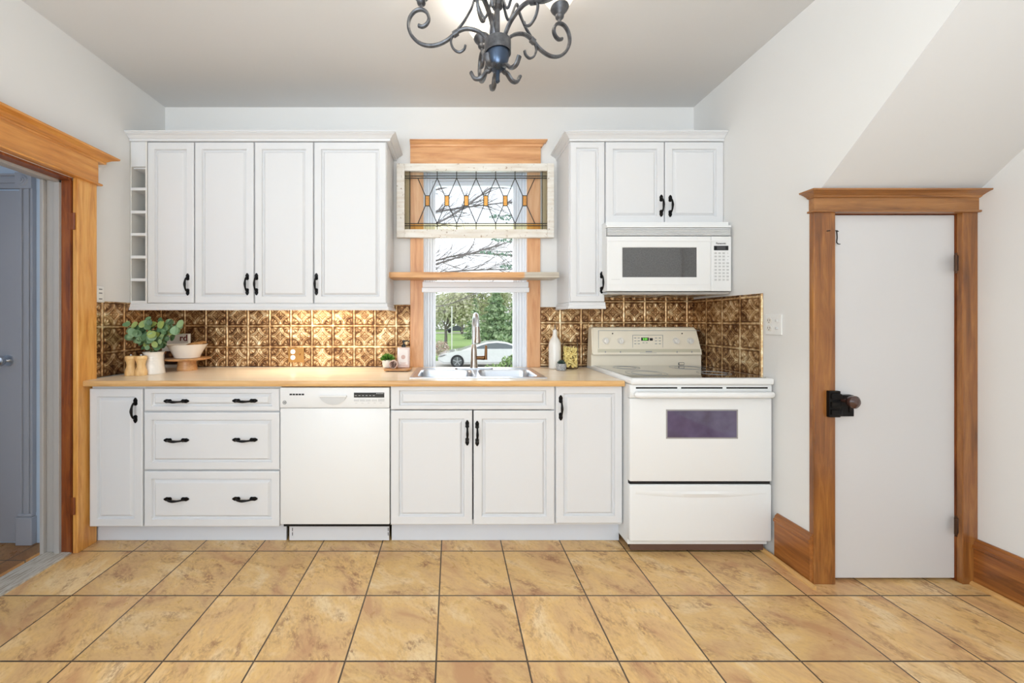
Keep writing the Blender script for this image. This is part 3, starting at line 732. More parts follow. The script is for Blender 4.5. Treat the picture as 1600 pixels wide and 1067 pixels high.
# dishwasher
x0, x1 = X(438, DB), X(608.8, DB)
t = thing('dishwasher', 'white built-in dishwasher between the drawer cabinet and the sink cabinet', 'dishwasher', ((x0+x1)/2, DB, 0))
bm = BM(); box(bm, x0+.004, x1-.004, DB+.03, BK, .10, Z(606, DB), .002); obj('tub_body', bm, M['dark'], t)
YD = DB-.002
bm = BM(); box(bm, x0, x1, YD, DB+.03, Z(819, DB), Z(637.5, DB), .004); obj('door', bm, M['appl'], t, True)
bm = BM(); box(bm, x0, x1, YD-.006, DB+.03, Z(636.8, DB), Z(605, DB), .005); cpn = obj('control_panel', bm, M['appl'], t, True)
YP = YD-.006
bm = BM()
q0, q1, zz0, zz1 = X(500, YP), X(541.5, YP), Z(632, YP), Z(620, YP)
n = 14; pts = [(q0, zz1)]+[(q0+(q1-q0)*i/n, zz1-(zz1-zz0)*math.sin(PI*i/n)**.6) for i in range(1, n)]+[(q1, zz1)]
prism(bm, pts, 'y', YP-.007, YP-.0001); obj('pocket_handle', bm, M['lgrey'], cpn)
bm = BM(); box(bm, q0-.003, q1+.003, YP-.010, YP+.0001, zz1-.001, zz1+.010, .003); obj('handle_lip', bm, M['appl'], cpn)
bm = BM()
for i in range(5): a = X(452.5+4.7*i, YP); box(bm, a, a+.0135, YP-.001, YP+.0005, Z(617.5, YP), Z(615, YP))
obj('vent_slots', bm, M['black'], cpn)
bm = BM(); box(bm, X(553, YP), X(600.5, YP), YP-.0012, YP+.0005, Z(621, YP), Z(613.3, YP), .0005); obj('display_strip', bm, M['black'], cpn)
bm = BM()
for i in range(6): a = X(554.5+5.6*i, YP); box(bm, a, a+.011, YP-.0016, YP-.001, Z(618.2, YP), Z(617.6, YP))
for i in range(5): a = X(588+2.4*i, YP); box(bm, a, a+.005, YP-.0016, YP-.001, Z(615.2, YP), Z(614.3, YP))
obj('strip_marks', bm, M['lgrey'], cpn)
bm = BM()
for i in range(4): a = X(553+9.3*i, YP); box(bm, a, a+.027, YP-.0012, YP+.0005, Z(627, YP), Z(623.8, YP), .0004)
box(bm, X(591, YP), X(600.5, YP), YP-.0012, YP+.0005, Z(627, YP), Z(623.2, YP), .0004)
for i in range(5): a = X(555+9.6*i, YP); box(bm, a, a+.012, YP-.0006, YP+.0005, Z(630, YP), Z(629.2, YP))
obj('buttons', bm, M['lgrey'], cpn)
lc = P(444.6, 628.8, YP); bm = BM(); disc(bm, (lc.x, YP, lc.z), .0105, -.0006, (0, 1, 0), 28); disc(bm, (lc.x, YP-.0006, lc.z), .0085, -.0003, (0, 1, 0), 28, mi=1)
merge(bm, text_bm('GE', .0105, (lc.x, YP-.0011, lc.z), bold=.0002)); obj('round_logo', bm, [M['dgrey'], M['lgrey']], cpn)
DKd = DK-.01
bm = BM(); box(bm, X(452, DKd), X(608, DKd), DKd, DKd+.012, .006, Z(819, DKd)+.004, .001)
kp = obj('kick_panel', bm, paint('dishwasher_kick', (216, 217, 221), .4, .02, 60), t)
for a in (456.5, 607.2-1.2):
    bm = BM()
    for yy in (827, 834): box(bm, X(a, DKd), X(a+1, DKd), DKd-.0006, DKd+.001, Z(yy+2.5, DKd), Z(yy-2.5, DKd))
    obj('panel_slot', bm, M['dark'], kp)

# ---- counter top with sink cut-out
CF = 2.065; cxL = -1.998; cxR = X(976.5, CF)
kx0, kx1, ky0, ky1 = -.2355, .536, 2.160, 2.612     # sink outer rim
bm = BM()
zt, zb = CT, CT-.0305
hx0, hx1, hy0, hy1 = kx0+.012, kx1-.012, ky0+.012, ky1-.012
YBK = DW-.0135
for a in ((cxL, hx0, CF, YBK), (hx1, cxR, CF, YBK), (hx0, hx1, CF, hy0), (hx0, hx1, hy1, YBK)):
    box(bm, a[0], a[1], a[2]+(.008 if a[2] == CF else 0), a[3], zb, zt)
ct = obj('countertop', bm, M['counter']); tag(ct, 'long light wood countertop running from the left doorway to the stove', 'countertop')
bm = BM(); 
prism(bm, [(CF+.008, zt), (CF+.003, zt-.001), (CF, zt-.005), (CF, zb+.005), (CF+.003, zb), (CF+.008, zb)], 'x', cxL, cxR); obj('front_edge', bm, M['counteredge'], ct, True)
# ---- sink
sk = thing('kitchen_sink', 'stainless steel double bowl drop-in sink under the window', 'sink', ((kx0+kx1)/2, (ky0+ky1)/2, CT))
bm = BM()
def rrect(x0, x1, y0, y1, r, n=6):
    out = []
    for cx, cy, a0 in ((x1-r, y0+r, -PI/2), (x1-r, y1-r, 0), (x0+r, y1-r, PI/2), (x0+r, y0+r, PI)):
        for i in range(n+1): a = a0+PI/2*i/n; out.append((cx+r*math.cos(a), cy+r*math.sin(a)))
    return out
midx = (kx0+kx1)/2
# deck as strips around bowls
by0, by1 = ky0+.035, ky1-.085
b1 = (kx0+.035, midx-.015); b2 = (midx+.015, kx1-.035)
zd = CT+.003
for a in ((kx0, kx1, ky0, by0), (kx0, kx1, by1, ky1), (kx0, b1[0], by0, by1), (b1[1], b2[0], by0, by1), (b2[1], kx1, by0, by1)):
    box(bm, a[0], a[1], a[2], a[3], CT+.0005, zd)
sweep(bm, [(kx0, ky0), (kx1, ky0), (kx1, ky1), (kx0, ky1), (kx0, ky0+.0001)], [(0, CT+.0003), (.004, CT+.0003), (.003, CT+.004), (-.002, CT+.005), (-.006, CT+.003)], side=1)
obj('deck', bm, M['steel'], sk, True)
for bx in (b1, b2):
    bm = BM(); rings = []
    for ins, z, r in ((0, zd, .055), (.003, zd-.004, .055), (.006, zd-.02, .055), (.012, zd-.15, .055), (.03, zd-.17, .06), (.06, zd-.173, .07)):
        rings.append([bm.verts.new((p[0], p[1], z)) for p in rrect(bx[0]+ins, bx[1]-ins, by0+ins, by1-ins, max(.02, r-ins*.3))])
    n = len(rings[0])
    for a, b_ in zip(rings, rings[1:]):
        for i in range(n): bm.faces.new((a[i], a[(i+1) % n], b_[(i+1) % n], b_[i]))
    bm.faces.new(rings[-1])
    # rounded corner fillers on the deck
    rr = rings[0]; corners = [(bx[1], by0), (bx[1], by1), (bx[0], by1), (bx[0], by0)]
    for q in range(4):
        cv = bm.verts.new((corners[q][0], corners[q][1], zd))
        for i in range(6): bm.faces.new((cv, rr[q*7+i], rr[q*7+i+1]))
    bo = obj('bowl', bm, M['steel'], sk, True)
    bm = BM(); disc(bm, ((bx[0]+bx[1])/2, (by0+by1)/2, zd-.1725), .045, .002, (0, 0, 1)); disc(bm, ((bx[0]+bx[1])/2, (by0+by1)/2, zd-.1705), .03, .002, (0, 0, 1), mi=1); obj('drain', bm, [M['steel'], M['dark']], bo)
# ---- faucet
fx, fy = X(740.5, 2.57), 2.565; fz = zd+.0005
fc = thing('kitchen_faucet', 'tall gooseneck pull-down faucet in brushed nickel with side lever', 'faucet', (fx, fy, fz))
bm = BM(); prism(bm, [(p[0], p[1]) for p in rrect(fx-.128, fx+.128, fy-.026, fy+.026, .0255, 8)], 'z', fz, fz+.007); obj('deck_plate', bm, M['steel'], fc, True)
bm = BM(); lathe(bm, [(.027, .007), (.027, .012), (.024, .02), (.0225, .05), (.0215, .10), (.020, .13), (.0175, .150), (.0145, .158), (.0135, .165)], fx, fy, fz); obj('body', bm, M['bsteel'], fc, True)
ztop = 1.298-.013; rr = .085
arc = [(fx, fy, fz+.158), (fx, fy, ztop-rr)]+[(fx+.012*(1-math.cos(a))/2, fy-rr*(1-math.cos(a)), ztop-rr+rr*math.sin(a)) for a in [PI*i/16 for i in range(1, 16)]]+[(fx+.012, fy-2*rr, ztop-rr)]
bm = BM(); tube(bm, arc, .0125, 16); obj('gooseneck', bm, M['steel'], fc, True)
hx = fx+.012; hy = fy-2*rr
bm = BM(); lathe(bm, [(.0135, 0), (.0145, -.01), (.0150, -.04), (.017, -.070), (.021, -.092), (.021, -.100), (.017, -.104)], hx, hy, ztop-rr+.006); obj('spray_head', bm, M['bsteel'], fc, True)
hz_ = Z(559, fy)
bm = BM(); tube(bm, [(fx+.015, fy, hz_), (fx+.045, fy-.002, hz_), (fx+.068, fy-.004, hz_), (fx+.072, fy-.004, hz_)], [.013, .013, .015, .011], 14)
tube(bm, [(X(759, fy), fy-.004, hz_-.012), (X(759, fy), fy-.004, hz_+.02), (X(759.5, fy), fy-.004, hz_+.085)], [.0105, .010, .0085], 12); obj('lever', bm, M['bronze'], fc, True)

# ------------------------------------------------------------------ wall cabinets
DU = 2.398; CU = DU+.0195; UZ0 = Z(474, DU); UZ1 = Z(221, DU)
def wallcab(name, label, px0, px1, z0=UZ0, pxl=None):
    x0, x1 = X(px0, DU), X(px1, DU)
    t = thing(name, label, 'cabinet', ((x0+x1)/2, DU, z0)); carcass(t, x0+.0004, x1-.0004, CU, BK+.009, z0+.001, UZ1+.004); return t
# wine rack (open)
wx0, wx1 = XL+.0035, X(229.3, DU)
t = thing('wine_rack', 'open white cubby rack with six small compartments left of the wall cabinets', 'rack', ((wx0+wx1)/2, DU, UZ0))
bm = BM(); yb_ = BK+.009
box(bm, wx0, wx0+.006, DU+.004, yb_, UZ0, UZ1); box(bm, wx1-.012, wx1-.0006, DU+.004, yb_, UZ0, UZ1); box(bm, wx0+.006, wx1-.012, yb_-.008, yb_, UZ0, UZ1)
obj('carcass', bm, M['cabin'], t)
bm = BM(); box(bm, wx0+.006, wx1-.012, DU+.003, DU+.022, Z(260, DU), UZ1, .001); obj('top_panel', bm, M['cab'], t)
for yy in (295, 331, 366, 401.5, 437, 472):
    bm = BM(); box(bm, wx0+.001, wx1-.0012, DU+.002, yb_-.008, Z(yy+2.2, DU), Z(yy-2.2, DU), .001); obj('shelf', bm, M['cab'], t)
bm = BM(); box(bm, wx0+.006, wx1-.012, DU+.022, yb_-.008, Z(262, DU), Z(259, DU)); obj('shelf', bm, M['cab'], t)
t = wallcab('wall_cabinet', 'narrow single door white wall cabinet next to the open cubby rack', 229.5, 303.2)
d = front('door', t, 230, 302.7, 222, 473.5, DU, .043); handle(d, 293.5, 444.5, DU)
t = wallcab('wall_cabinet', 'double door white wall cabinet in the middle of the left run', 303.2, 489.8)
d = front('door', t, 303.9, 396.2, 222, 474, DU, .043); handle(d, 386.5, 444, DU)
d = front('door', t, 397.6, 489.2, 222, 474, DU, .043); handle(d, 401, 444, DU)
t = wallcab('wall_cabinet', 'wide single door white wall cabinet just left of the window', 489.8, 604)
d = front('door', t, 490.6, 603.4, 222, 474, DU, .043); handle(d, 494.5, 444, DU)
t = wallcab('wall_cabinet', 'tall narrow white wall cabinet right of the window beside the microwave', 890.5, 945.8, z0=Z(472, DU))
d = front('door', t, 891, 945.2, 221.5, 471.5, DU, .036); handle(d, 940, 441.5, DU)
MZ = Z(350, DU)
t = thing('wall_cabinet', 'short double door white wall cabinet above the microwave', 'cabinet', (X(1039, DU), DU, MZ))
carcass(t, X(946.2, DU), XR-.0015, CU, BK-.0, MZ+.001, UZ1+.004)
d = front('door', t, 946.5, 1038.3, 221.5, 349, DU, .043); handle(d, 1033, 321.5, DU)
d = front('door', t, 1039.3, 1131, 221.5, 349, DU, .043); handle(d, 1047, 322, DU)
# crown mouldings
def crown(path, z0, z1, label):
    h = z1-z0
    pr = [(-.018, z0), (.004, z0), (.006, z0+.006), (.006, z0+h*.28), (.012, z0+h*.34), (.018, z0+h*.5), (.030, z0+h*.66), (.037, z0+h*.72), (.037, z0+h*.8), (.044, z0+h*.84), (.044, z1), (-.018, z1)]
    bm = BM(); sweep(bm, path, pr, side=1); o = obj('crown_moulding', bm, M['cab'], smooth=True, sharp=25); return tag(o, label, 'moulding')
cz0, cz1 = UZ1+.001, Z(203.5, DU-.044)
crown([(XL+.003, DU), (X(604, DU)+.018-.0, DU), (X(604, DU)+.018-.0, DW-.002)], cz0, cz1, 'stepped white crown moulding along the top of the left wall cabinets')
crown([(X(890.5, DU)-.0, DW-.002), (X(890.5, DU)-.0, DU), (XR-.002, DU)], cz0, cz1, 'stepped white crown moulding above the microwave side wall cabinets')
# light rails under the wall cabinets
def rail(path, z1, label):
    h = Z(474, DU)-Z(484.5, DU)
    pr = [(-.016, z1-h*.9), (.006, z1-h), (.013, z1-h), (.015, z1-h*.8), (.011, z1-h*.55), (.006, z1-h*.45), (.006, z1-h*.15), (.002, z1), (-.016, z1)]
    bm = BM(); sweep(bm, path, pr, side=1); o = obj('light_rail', bm, M['cab'], smooth=True, sharp=25); return tag(o, label, 'moulding')
rail([(XL+.006, DU+.002), (X(604, DU), DU+.002), (X(604, DU), DW-.014)], UZ0-.0005, 'white light rail moulding under the left wall cabinets')
rail([(X(890.5, DU), DW-.014), (X(890.5, DU), DU+.002), (X(945.8, DU)-.001, DU+.002)], Z(472, DU)-.0005, 'short white light rail moulding under the narrow cabinet right of the window')
# under-cabinet lamp
ul = thing('under_cabinet_light', 'slim warm light bar mounted under the left wall cabinets', 'lamp', (-.98, 2.52, UZ0-.022))
bm = BM(); box(bm, -1.28, -.56, 2.455, 2.525, UZ0-.022, UZ0-.0005, .003); obj('housing', bm, M['whitep'], ul)
bm = BM(); box(bm, -1.26, -.58, 2.465, 2.515, UZ0-.0245, UZ0-.0215, .001); obj('diffuser', bm, plain('warm_lit_diffuser', (255, 236, 200), .5, emit=6), ul)
l = area('under_cabinet_glow', (-.92, 2.49, UZ0-.027), (math.radians(6), 0, 0), .66, .05, 3.3, (1, .92, .80)); l.parent = None

# ------------------------------------------------------------------ microwave
DM = 2.315
mx0, mx1 = X(948.5, DM), min(X(1143, DM), XR-.002)
mw = thing('microwave', 'white over-the-range microwave with dark window and keypad above the stove', 'microwave', ((mx0+mx1)/2, DM, Z(456, DM)))
bm = BM(); box(bm, mx0+.002, mx1-.001, DM+.022, DW-.016, Z(455, DM), MZ-.002, .003)
box(bm, mx0-.002, mx1-.0005, DM-.0, DM+.03, Z(355.3, DM), Z(351.5, DM), .002)
obj('housing', bm, M['appl'], mw)
bm = BM(); box(bm, mx0+.004, mx1-.003, DM+.008, DM+.024, Z(368, DM), Z(355.5, DM)); gr = obj('vent_grille', bm, M['grey'], mw)
bm = BM()
for i in range(5): zz = Z(357.2+2.35*i, DM); box(bm, mx0+.004, mx1-.003, DM+.001, DM+.010, zz-.0028, zz+.0022, .001)
obj('grille_slats', bm, M['appl'], gr)
dx1 = X(1111.5, DM)
bm = BM()
a = X(973, DM); b_ = X(1089, DM); z0, z1 = Z(433, DM), Z(386.5, DM); zA, zB = Z(455, DM), Z(369, DM)
box(bm, mx0, a, DM, DM+.022, zA, zB, .005); box(bm, b_, dx1-.0006, DM, DM+.022, zA, zB, .005); box(bm, a-.004, b_+.004, DM+.0004, DM+.022, z1, zB-.0004, .002); box(bm, a-.004, b_+.004, DM+.0004, DM+.022, zA+.0004, z0, .002)
md = obj('door', bm, M['appl'], mw)
bm = BM(); box(bm, a-.003, b_+.003, DM+.004, DM+.012, z0-.003, z1+.003); obj('door_window', bm, M['mwglass'], md)
bm = BM(); box(bm, mx0+.004, mx1-.006, DM-.003, DM+.001, Z(377, DM), Z(375.2, DM), .001); box(bm, mx0+.006, dx1-.004, DM-.0016, DM+.001, Z(444.5, DM), Z(443.8, DM), .0004); obj('door_rib', bm, M['appl'], md)
q = P(962, 436.5, DM); bm = BM(); box(bm, q.x-.026, q.x+.026, DM-.0004, DM+.0004, q.z-.0015, q.z+.0015); obj('small_print', bm, M['lgrey'], md)
bm = BM(); box(bm, dx1+.0006, mx1, DM, DM+.022, zA, zB, .004); cp = obj('control_panel', bm, M['appl'], mw)
bm = text_bm('Panasonic', .0155, P(1126.5, 380.3, DM)+Vector((0, -.0004, 0)), bold=.0002); obj('brand_name', bm, M['dgrey'], cp)
bm = BM(); box(bm, X(1115.5, DM), X(1138, DM), DM-.001, DM+.001, Z(391, DM), Z(384, DM), .0005); box(bm, X(1120, DM), X(1133.5, DM), DM-.0014, DM-.0008, Z(390, DM), Z(385, DM), mi=1); obj('display', bm, [M['black'], M['dgrey']], cp)
bm = BM()
for r in range(9):
    for c_ in range(4):
        if r in (0, 1, 2) and c_ == 3: continue
        xx = X(1116+6.2*c_, DM); zz = Z(395.5+5.2*r, DM)
        box(bm, xx, xx+.016, DM-.0008, DM+.001, zz-.006, zz+.006, .001)
obj('keypad', bm, M['lgrey'], cp)
bm = BM()
for r in range(9):
    for c_ in range(4):
        xx = X(1117.8+6.2*c_, DM); zz = Z(395.5+5.2*r, DM); box(bm, xx, xx+.0045+.004*((r*c_) % 2), DM-.0012, DM-.0007, zz-.0013, zz+.0013)
obj('key_print', bm, M['grey'], cp)
bm = BM(); prism(bm, [(DM+.006, Z(456.3, DM)), (DM+.02, Z(459.5, DM)), (DW-.03, Z(459, DM)), (DW-.03, Z(455.2, DM))], 'x', mx0+.006, mx1-.006); ub = obj('underside_panel', bm, M['lgrey'], mw)
bm = BM()
for a in (.12, .42): box(bm, mx0+a, mx0+a+.22, DM+.06, DM+.22, Z(460.5, DM), Z(459.2, DM), .001)
obj('grease_filter', bm, M['bsteel'], ub)

# ------------------------------------------------------------------ stove
DS = 2.020
sx0, sx1 = .9405, X(1206, DS)-.002
st = thing('stove', 'freestanding electric range with smooth glass top and bisque back console', 'stove', ((sx0+sx1)/2, DS, 0))
ST = .941
bm = BM(); box(bm, sx0+.002, sx1-.002, DS+.025, DW-.03, .045, ST-.036, .003); obj('body', bm, M['appl'], st)
for a in (sx0+.05, sx1-.05):
    for y in (DS+.08, DW-.1):
        bm = BM(); lathe(bm, [(.018, 0), (.018, .012), (.008, .014), (.008, .05)], a, y, 0, 12); obj('leg', bm, M['black'], st)
bm = BM(); box(bm, sx0+.02, sx1-.02, DS+.03, DS+.045, .012, .05); obj('kick_strip', bm, plain('stove_kick', (96, 70, 60), .4), st)
bm = BM()
f0 = DS-.020
box(bm, sx0, sx1+.002, f0, DW-.034, ST-.035, ST, .011, 4); obj('cooktop_rim', bm, M['bisque'] if 0 else M['appl'], st, True)
bm = BM(); box(bm, sx0+.018, sx1-.020, f0+.028, 2.575, ST-.002, ST+.0015, .001); ckt = obj('glass_cooktop', bm, M['cooktop'], st)
for cx_, cy_, r in ((.18, .17, .11), (.57, .17, .085), (.18, .42, .08), (.57, .42, .10)):
    bm = BM()
    for q in (r, r*.72):
        pts = [(sx0+cx_+q*math.cos(a), f0+.03+cy_+q*math.sin(a), ST+.0018) for a in [2*PI*i/40 for i in range(41)]]
        tube(bm, pts, .0009, 4)
    obj('burner_ring', bm, M['grey'], ckt)
# vent panel + handle
zA, zB = Z(622, DS), Z(600.8, DS)
bm = BM(); box(bm, sx0, sx1, DS-.004, DS+.03, zA+.001, zB, .005)
vp = obj('vent_panel', bm, M['appl'], st, True)
bm = BM()
for a, b_ in ((993, 1057.5), (1063.5, 1128), (1134, 1198.5)): box(bm, X(a, DS), X(b_, DS), DS-.0052, DS+.002, Z(607, DS), Z(604.6, DS), .001)
obj('vent_slots', bm, M['dark'], vp)
zA2 = Z(752, DS)
bm = BM(); wx0, wx1, wz0, wz1 = X(1042, DS), X(1150, DS), Z(683, DS), Z(641.5, DS)
box(bm, sx0, sx1, DS-.004, DS+.03, zA2, zA-.001, .006, 3); od = obj('oven_door', bm, M['appl'], st, True)
bm = BM(); box(bm, wx0, wx1, DS-.0052, DS-.003, wz0, wz1, .0008); obj('oven_window', bm, M['ovenglass'], od)
bm = BM()
fr = plain('frit_grey', (150, 147, 146), .4)
frame(bm, wx0-.007, wx1+.007, wz0-.007, wz1+.007, DS-.0048, DS-.0035, .0085, 0); obj('window_frit', bm, fr, od)
bm = BM()
hz = Z(615.5, DS); hx0_, hx1_ = X(992.5, DS), X(1203, DS)-.008
pts = [(hx0_+.006, DS-.006, hz), (hx0_+.002, DS-.03, hz), (hx0_+.016, DS-.042, hz), (hx0_+.05, DS-.046, hz), (hx1_-.05, DS-.046, hz), (hx1_-.016, DS-.042, hz), (hx1_-.002, DS-.03, hz), (hx1_-.006, DS-.006, hz)]
tube(bm, pts, .0165, 14, flat=1.0); 
for v in bm.verts: v.co.y = DS-.006+(v.co.y-(DS-.006))*.72
obj('oven_handle', bm, M['appl'], od, True)
bm = BM(); zD0, zD1 = Z(846, DS), Z(757, DS)
box(bm, sx0, sx1, DS-.004, DS+.03, zD0, zD1, .009, 4); dr = obj('storage_drawer', bm, M['appl'], st, True)
bm = BM(); n = 24; xa_, xb_ = sx0+.03, sx1-.03
top = [(xa_+(xb_-xa_)*i/n, Z(770.5, DS)) for i in range(n+1)]; bot = [(xa_+(xb_-xa_)*i/n, Z(770.5, DS)-.002-.020*math.sin(PI*i/n)) for i in range(n, -1, -1)]
A = [bm.verts.new((x, DS-.0045-.006*math.sin(PI*i/n), z)) for i, (x, z) in enumerate(top)]; Bv = [bm.verts.new((x, DS-.0042, z)) for x, z in bot[::-1]]
C_ = [bm.verts.new((x, DS-.0042, z+.012)) for x, z in top]
for i in range(n): bm.faces.new((A[i], A[i+1], Bv[i+1], Bv[i])); bm.faces.new((C_[i], C_[i+1], A[i+1], A[i]))
obj('finger_ledge', bm, M['appl'], dr, True)
bm = BM(); box(bm, sx0+.004, sx1-.004, DS+.006, DS+.03, zD1+.0005, zA2-.0005); obj('drawer_gap', bm, M['dark'], st)
# console
Yc0, Yc1 = 2.560, 2.592; cx0_, cx1_ = sx0-.001, sx1-.012
zc0, zcm, zc1 = ST-.004, Z(554.5, Yc0), Z(511, Yc1)
con = BM()
prof = [(Yc0+.012, zc0), (Yc0+.012, zcm-.002), (Yc0-.002, zcm-.001), (Yc0-.006, zcm+.004), (Yc0-.004, zcm+.012), (Yc1-.008, zc1-.020), (Yc1-.002, zc1-.006), (Yc1+.010, zc1), (DW-.04, zc1), (DW-.036, zc0)]
prism(con, prof, 'x', cx0_, cx1_)
for v in con.verts:                                  # rounded upper corners and slight taper
    if v.co.z > zc1-.03:
        v.co.x += .010 if v.co.x < (sx0+sx1)/2 else -.026
es = [e for e in con.edges if abs(e.verts[0].co.x-e.verts[1].co.x) < .04 and max(e.verts[0].co.z, e.verts[1].co.z) > zcm]
bmesh.ops.bevel(con, geom=es, offset=.008, segments=3, affect='EDGES')
cn = obj('back_console', con, M['bisque'], st, True)
def onc(px, py, out=0):
    f_ = (py-511)/(554.5-511); y = Yc1-.008+(Yc0-.004-(Yc1-.008))*max(0, min(1, f_)); return P(px, py, y-out)
nrm = (0, 1, 0)
bm = BM()
def strip(bm, px0, px1, py0, py1, out=.0008, mi=0):
    a, b_, c, d = onc(px0, py1, out), onc(px1, py1, out), onc(px1, py0, out), onc(px0, py0, out)
    quads = [a, b_, c, d]; back = [p+Vector((0, .004, 0)) for p in quads]
    A = [bm.verts.new(p) for p in quads]; B_ = [bm.verts.new(p) for p in back]
    fs = [bm.faces.new(A), bm.faces.new(B_[::-1])]
    for i in range(4): fs.append(bm.faces.new((A[i], A[(i+1) % 4], B_[(i+1) % 4], B_[i])))
    for f in fs: f.material_index = mi
strip(bm, 934, 1096, 545.3, 553.5, .0016); obj('console_band', bm, M['bisque2'], cn)
bm = BM(); 
for a in ((935, 1093, 516.2, 516.8), (935, 935.6, 516.2, 545), (988.5, 1036, 523.4, 524), (988.5, 989, 523.4, 543), (1035.5, 1036, 523.4, 543)): strip(bm, *a)
for i in range(3):
    for xx in (991, 996.5, 1023.5, 1029.5): strip(bm, xx, xx+3.2, 527.5+4.5*i, 528.6+4.5*i)
for xx in (946, 969.5, 1058, 1081): strip(bm, xx-.8, xx+.8, 548.5, 551, .0024)
for xx in (1004, 1009): strip(bm, xx, xx+3, 535, 536)
strip(bm, 1009, 1019, 548.5, 550.2, .0024); strip(bm, 1000, 1026, 551.2, 551.7, .0022)
obj('console_print', bm, M['bisque2'] if 0 else M['grey'], cn)
bm = BM(); strip(bm, 1002, 1013.8, 527.3, 532.3); strip(bm, 1015.3, 1020, 528.2, 532.2); disp = obj('clock_display', bm, M['black'], cn)
q = onc(1007.9, 529.9, .0016); bm = text_bm('2:23', .0185, q, bold=.0003); obj('clock_digits', bm, plain('green_led', (120, 220, 80), .5, emit=1.0), disp)
M['lens'] = plain('dark_lens', (60, 40, 36), .3)
for xx in (957, 1065.6): bm = BM(); q = onc(xx, 521, 0); disc(bm, q, .0045, -.002, nrm, 12); obj('indicator_light', bm, M['lens'], cn)
for xx in (946.3, 969.5, 1056.3, 1078.3):
    q = onc(xx, 532.5, 0); bm = BM(); disc(bm, q+Vector((0, .002, 0)), .0215, -.006, nrm, 28, r2=.0205); disc(bm, q+Vector((0, -.004, 0)), .018, -.014, nrm, 28, r2=.0155)
    prism(bm, [(q.x-.0045, q.z-.017), (q.x+.0045, q.z-.017), (q.x+.0045, q.z+.017), (q.x-.0045, q.z+.017)], 'y', q.y-.024, q.y-.016)
    obj('control_knob', bm, M['bisque'] if 0 else M['ceramic'], cn, True)
q = P(1066, 575.5, 2.56); bm = BM(); box(bm, q.x-.020, q.x+.020, 2.567, 2.574, ST+.004, ST+.022, .006, mi=0); obj('oven_vent_outlet', bm, M['dgrey'], cn)
bm = BM(); box(bm, q.x-.016, q.x+.016, 2.565, 2.570, ST+.007, ST+.019, .005); obj('vent_cap', bm, M['bisque'], cn)

# ------------------------------------------------------------------ wall plates
Dp = 2.022
pl = thing('switch_plate', 'white two-gang wall plate with outlet and switches on the right wall', 'wall plate', (XR, Dp, Z(507, Dp)))
bm = BM(); box(bm, XR-.006, XR-.0005, 1.972, 2.074, Z(523, Dp), Z(491, Dp), .002); obj('plate', bm, M['whitep'], pl)
zc = Z(507, Dp)
bm = BM()
for dz in (-.02, .02): disc(bm, (XR-.006, 2.048, zc+dz), .0165, -.002, (1, 0, 0), 20)
oo = obj('outlet', bm, M['ceramic'], pl)
for dz in (-.02, .02):
    bm = BM()
    for dy in (-.006, .006): box(bm, XR-.0085, XR-.0078, 2.048+dy-.001, 2.048+dy+.001, zc+dz-.002, zc+dz+.007)
    disc(bm, (XR-.0078, 2.048, zc+dz-.008), .0025, -.0006, (1, 0, 0), 8)
    obj('outlet_slots', bm, M['dark'], oo)
for dz in (-.02, .02):
    bm = BM(); box(bm, XR-.016, XR-.005, 1.992, 2.002, zc+dz-.005, zc+dz+.007, .002); obj('switch_toggle', bm, M['lgrey'], pl)
Dp = DW-.0105
pl = thing('outlet_plate', 'antique brass outlet and switch plate on the left tin backsplash', 'wall plate', P(463, 554.5, Dp))
bm = BM(); box(bm, X(450.6, Dp), X(475.4, Dp), Dp-.005, Dp+.001, Z(566, Dp), Z(543, Dp), .002); obj('plate', bm, M['brassplate'], pl)
bm = BM()
for yy in (549.5, 558.5): q = P(457.7, yy, Dp-.005); disc(bm, q, .0165, -.0025, nrm, 20)
oo = obj('outlet', bm, M['whitep'], pl)
for yy in (549.5, 558.5):
    bm = BM(); q = P(457.7, yy, Dp-.0077)
    for dx in (-.005, .005): box(bm, q.x+dx-.001, q.x+dx+.001, q.y-.0003, q.y+.001, q.z-.001, q.z+.006)
    obj('outlet_slots', bm, M['dark'], oo)
q = P(468, 554, Dp-.005); bm = BM(); box(bm, q.x-.005, q.x+.005, q.y-.012, q.y+.001, q.z-.004, q.z+.010, .002); obj('switch_toggle', bm, M['brassplate'], pl)
Dp = 2.19
pl = thing('wall_jack', 'small white plastic wall plate on the left wall above the tin backsplash', 'wall plate', (XL, Dp, Z(460, Dp)))
bm = BM(); box(bm, XL+.0005, XL+.012, 2.160, 2.215, Z(472.5, Dp), Z(447, Dp), .004); pp = obj('plate', bm, M['whitep'], pl, True)
for yy in (452, 458, 467): bm = BM(); box(bm, XL+.0115, XL+.0128, 2.178, 2.198, Z(yy+1, Dp), Z(yy-1, Dp)); obj('plate_mark', bm, M['grey'], pp)

# ------------------------------------------------------------------ things on the counter
def mill(px, D, label):
    x = X(px, D); t = thing('pepper_mill', label, 'mill', (x, D, CT), 'pair of wooden mills on the counter')
    bm = BM(); lathe(bm, [(.0290, 0), (.0298, .004), (.0298, .024), (.0275, .032), (.0215, .052), (.0205, .064), (.0235, .082), (.0275, .092), (.0290, .096)], x, D, CT+.0005); obj('body', bm, M['lightwood'], t, True)
    bm = BM(); lathe(bm, [(.0278, .0965), (.0292, .099), (.0295, .104), (.0285, .112), (.0255, .116), (.001, .117)], x, D, CT+.0005); obj('head', bm, M['lightwood'], t, True)
    bm = BM(); lathe(bm, [(.005, .117), (.006, .120), (.0045, .124), (.001, .125)], x, D, CT+.0005, 12); obj('finial_nut', bm, M['steel'], t, True)
mill(204.6, 2.27, 'left of the two turned light wood mills by the left backsplash')
mill(220.6, 2.275, 'right of the two turned light wood mills, next to the vase')
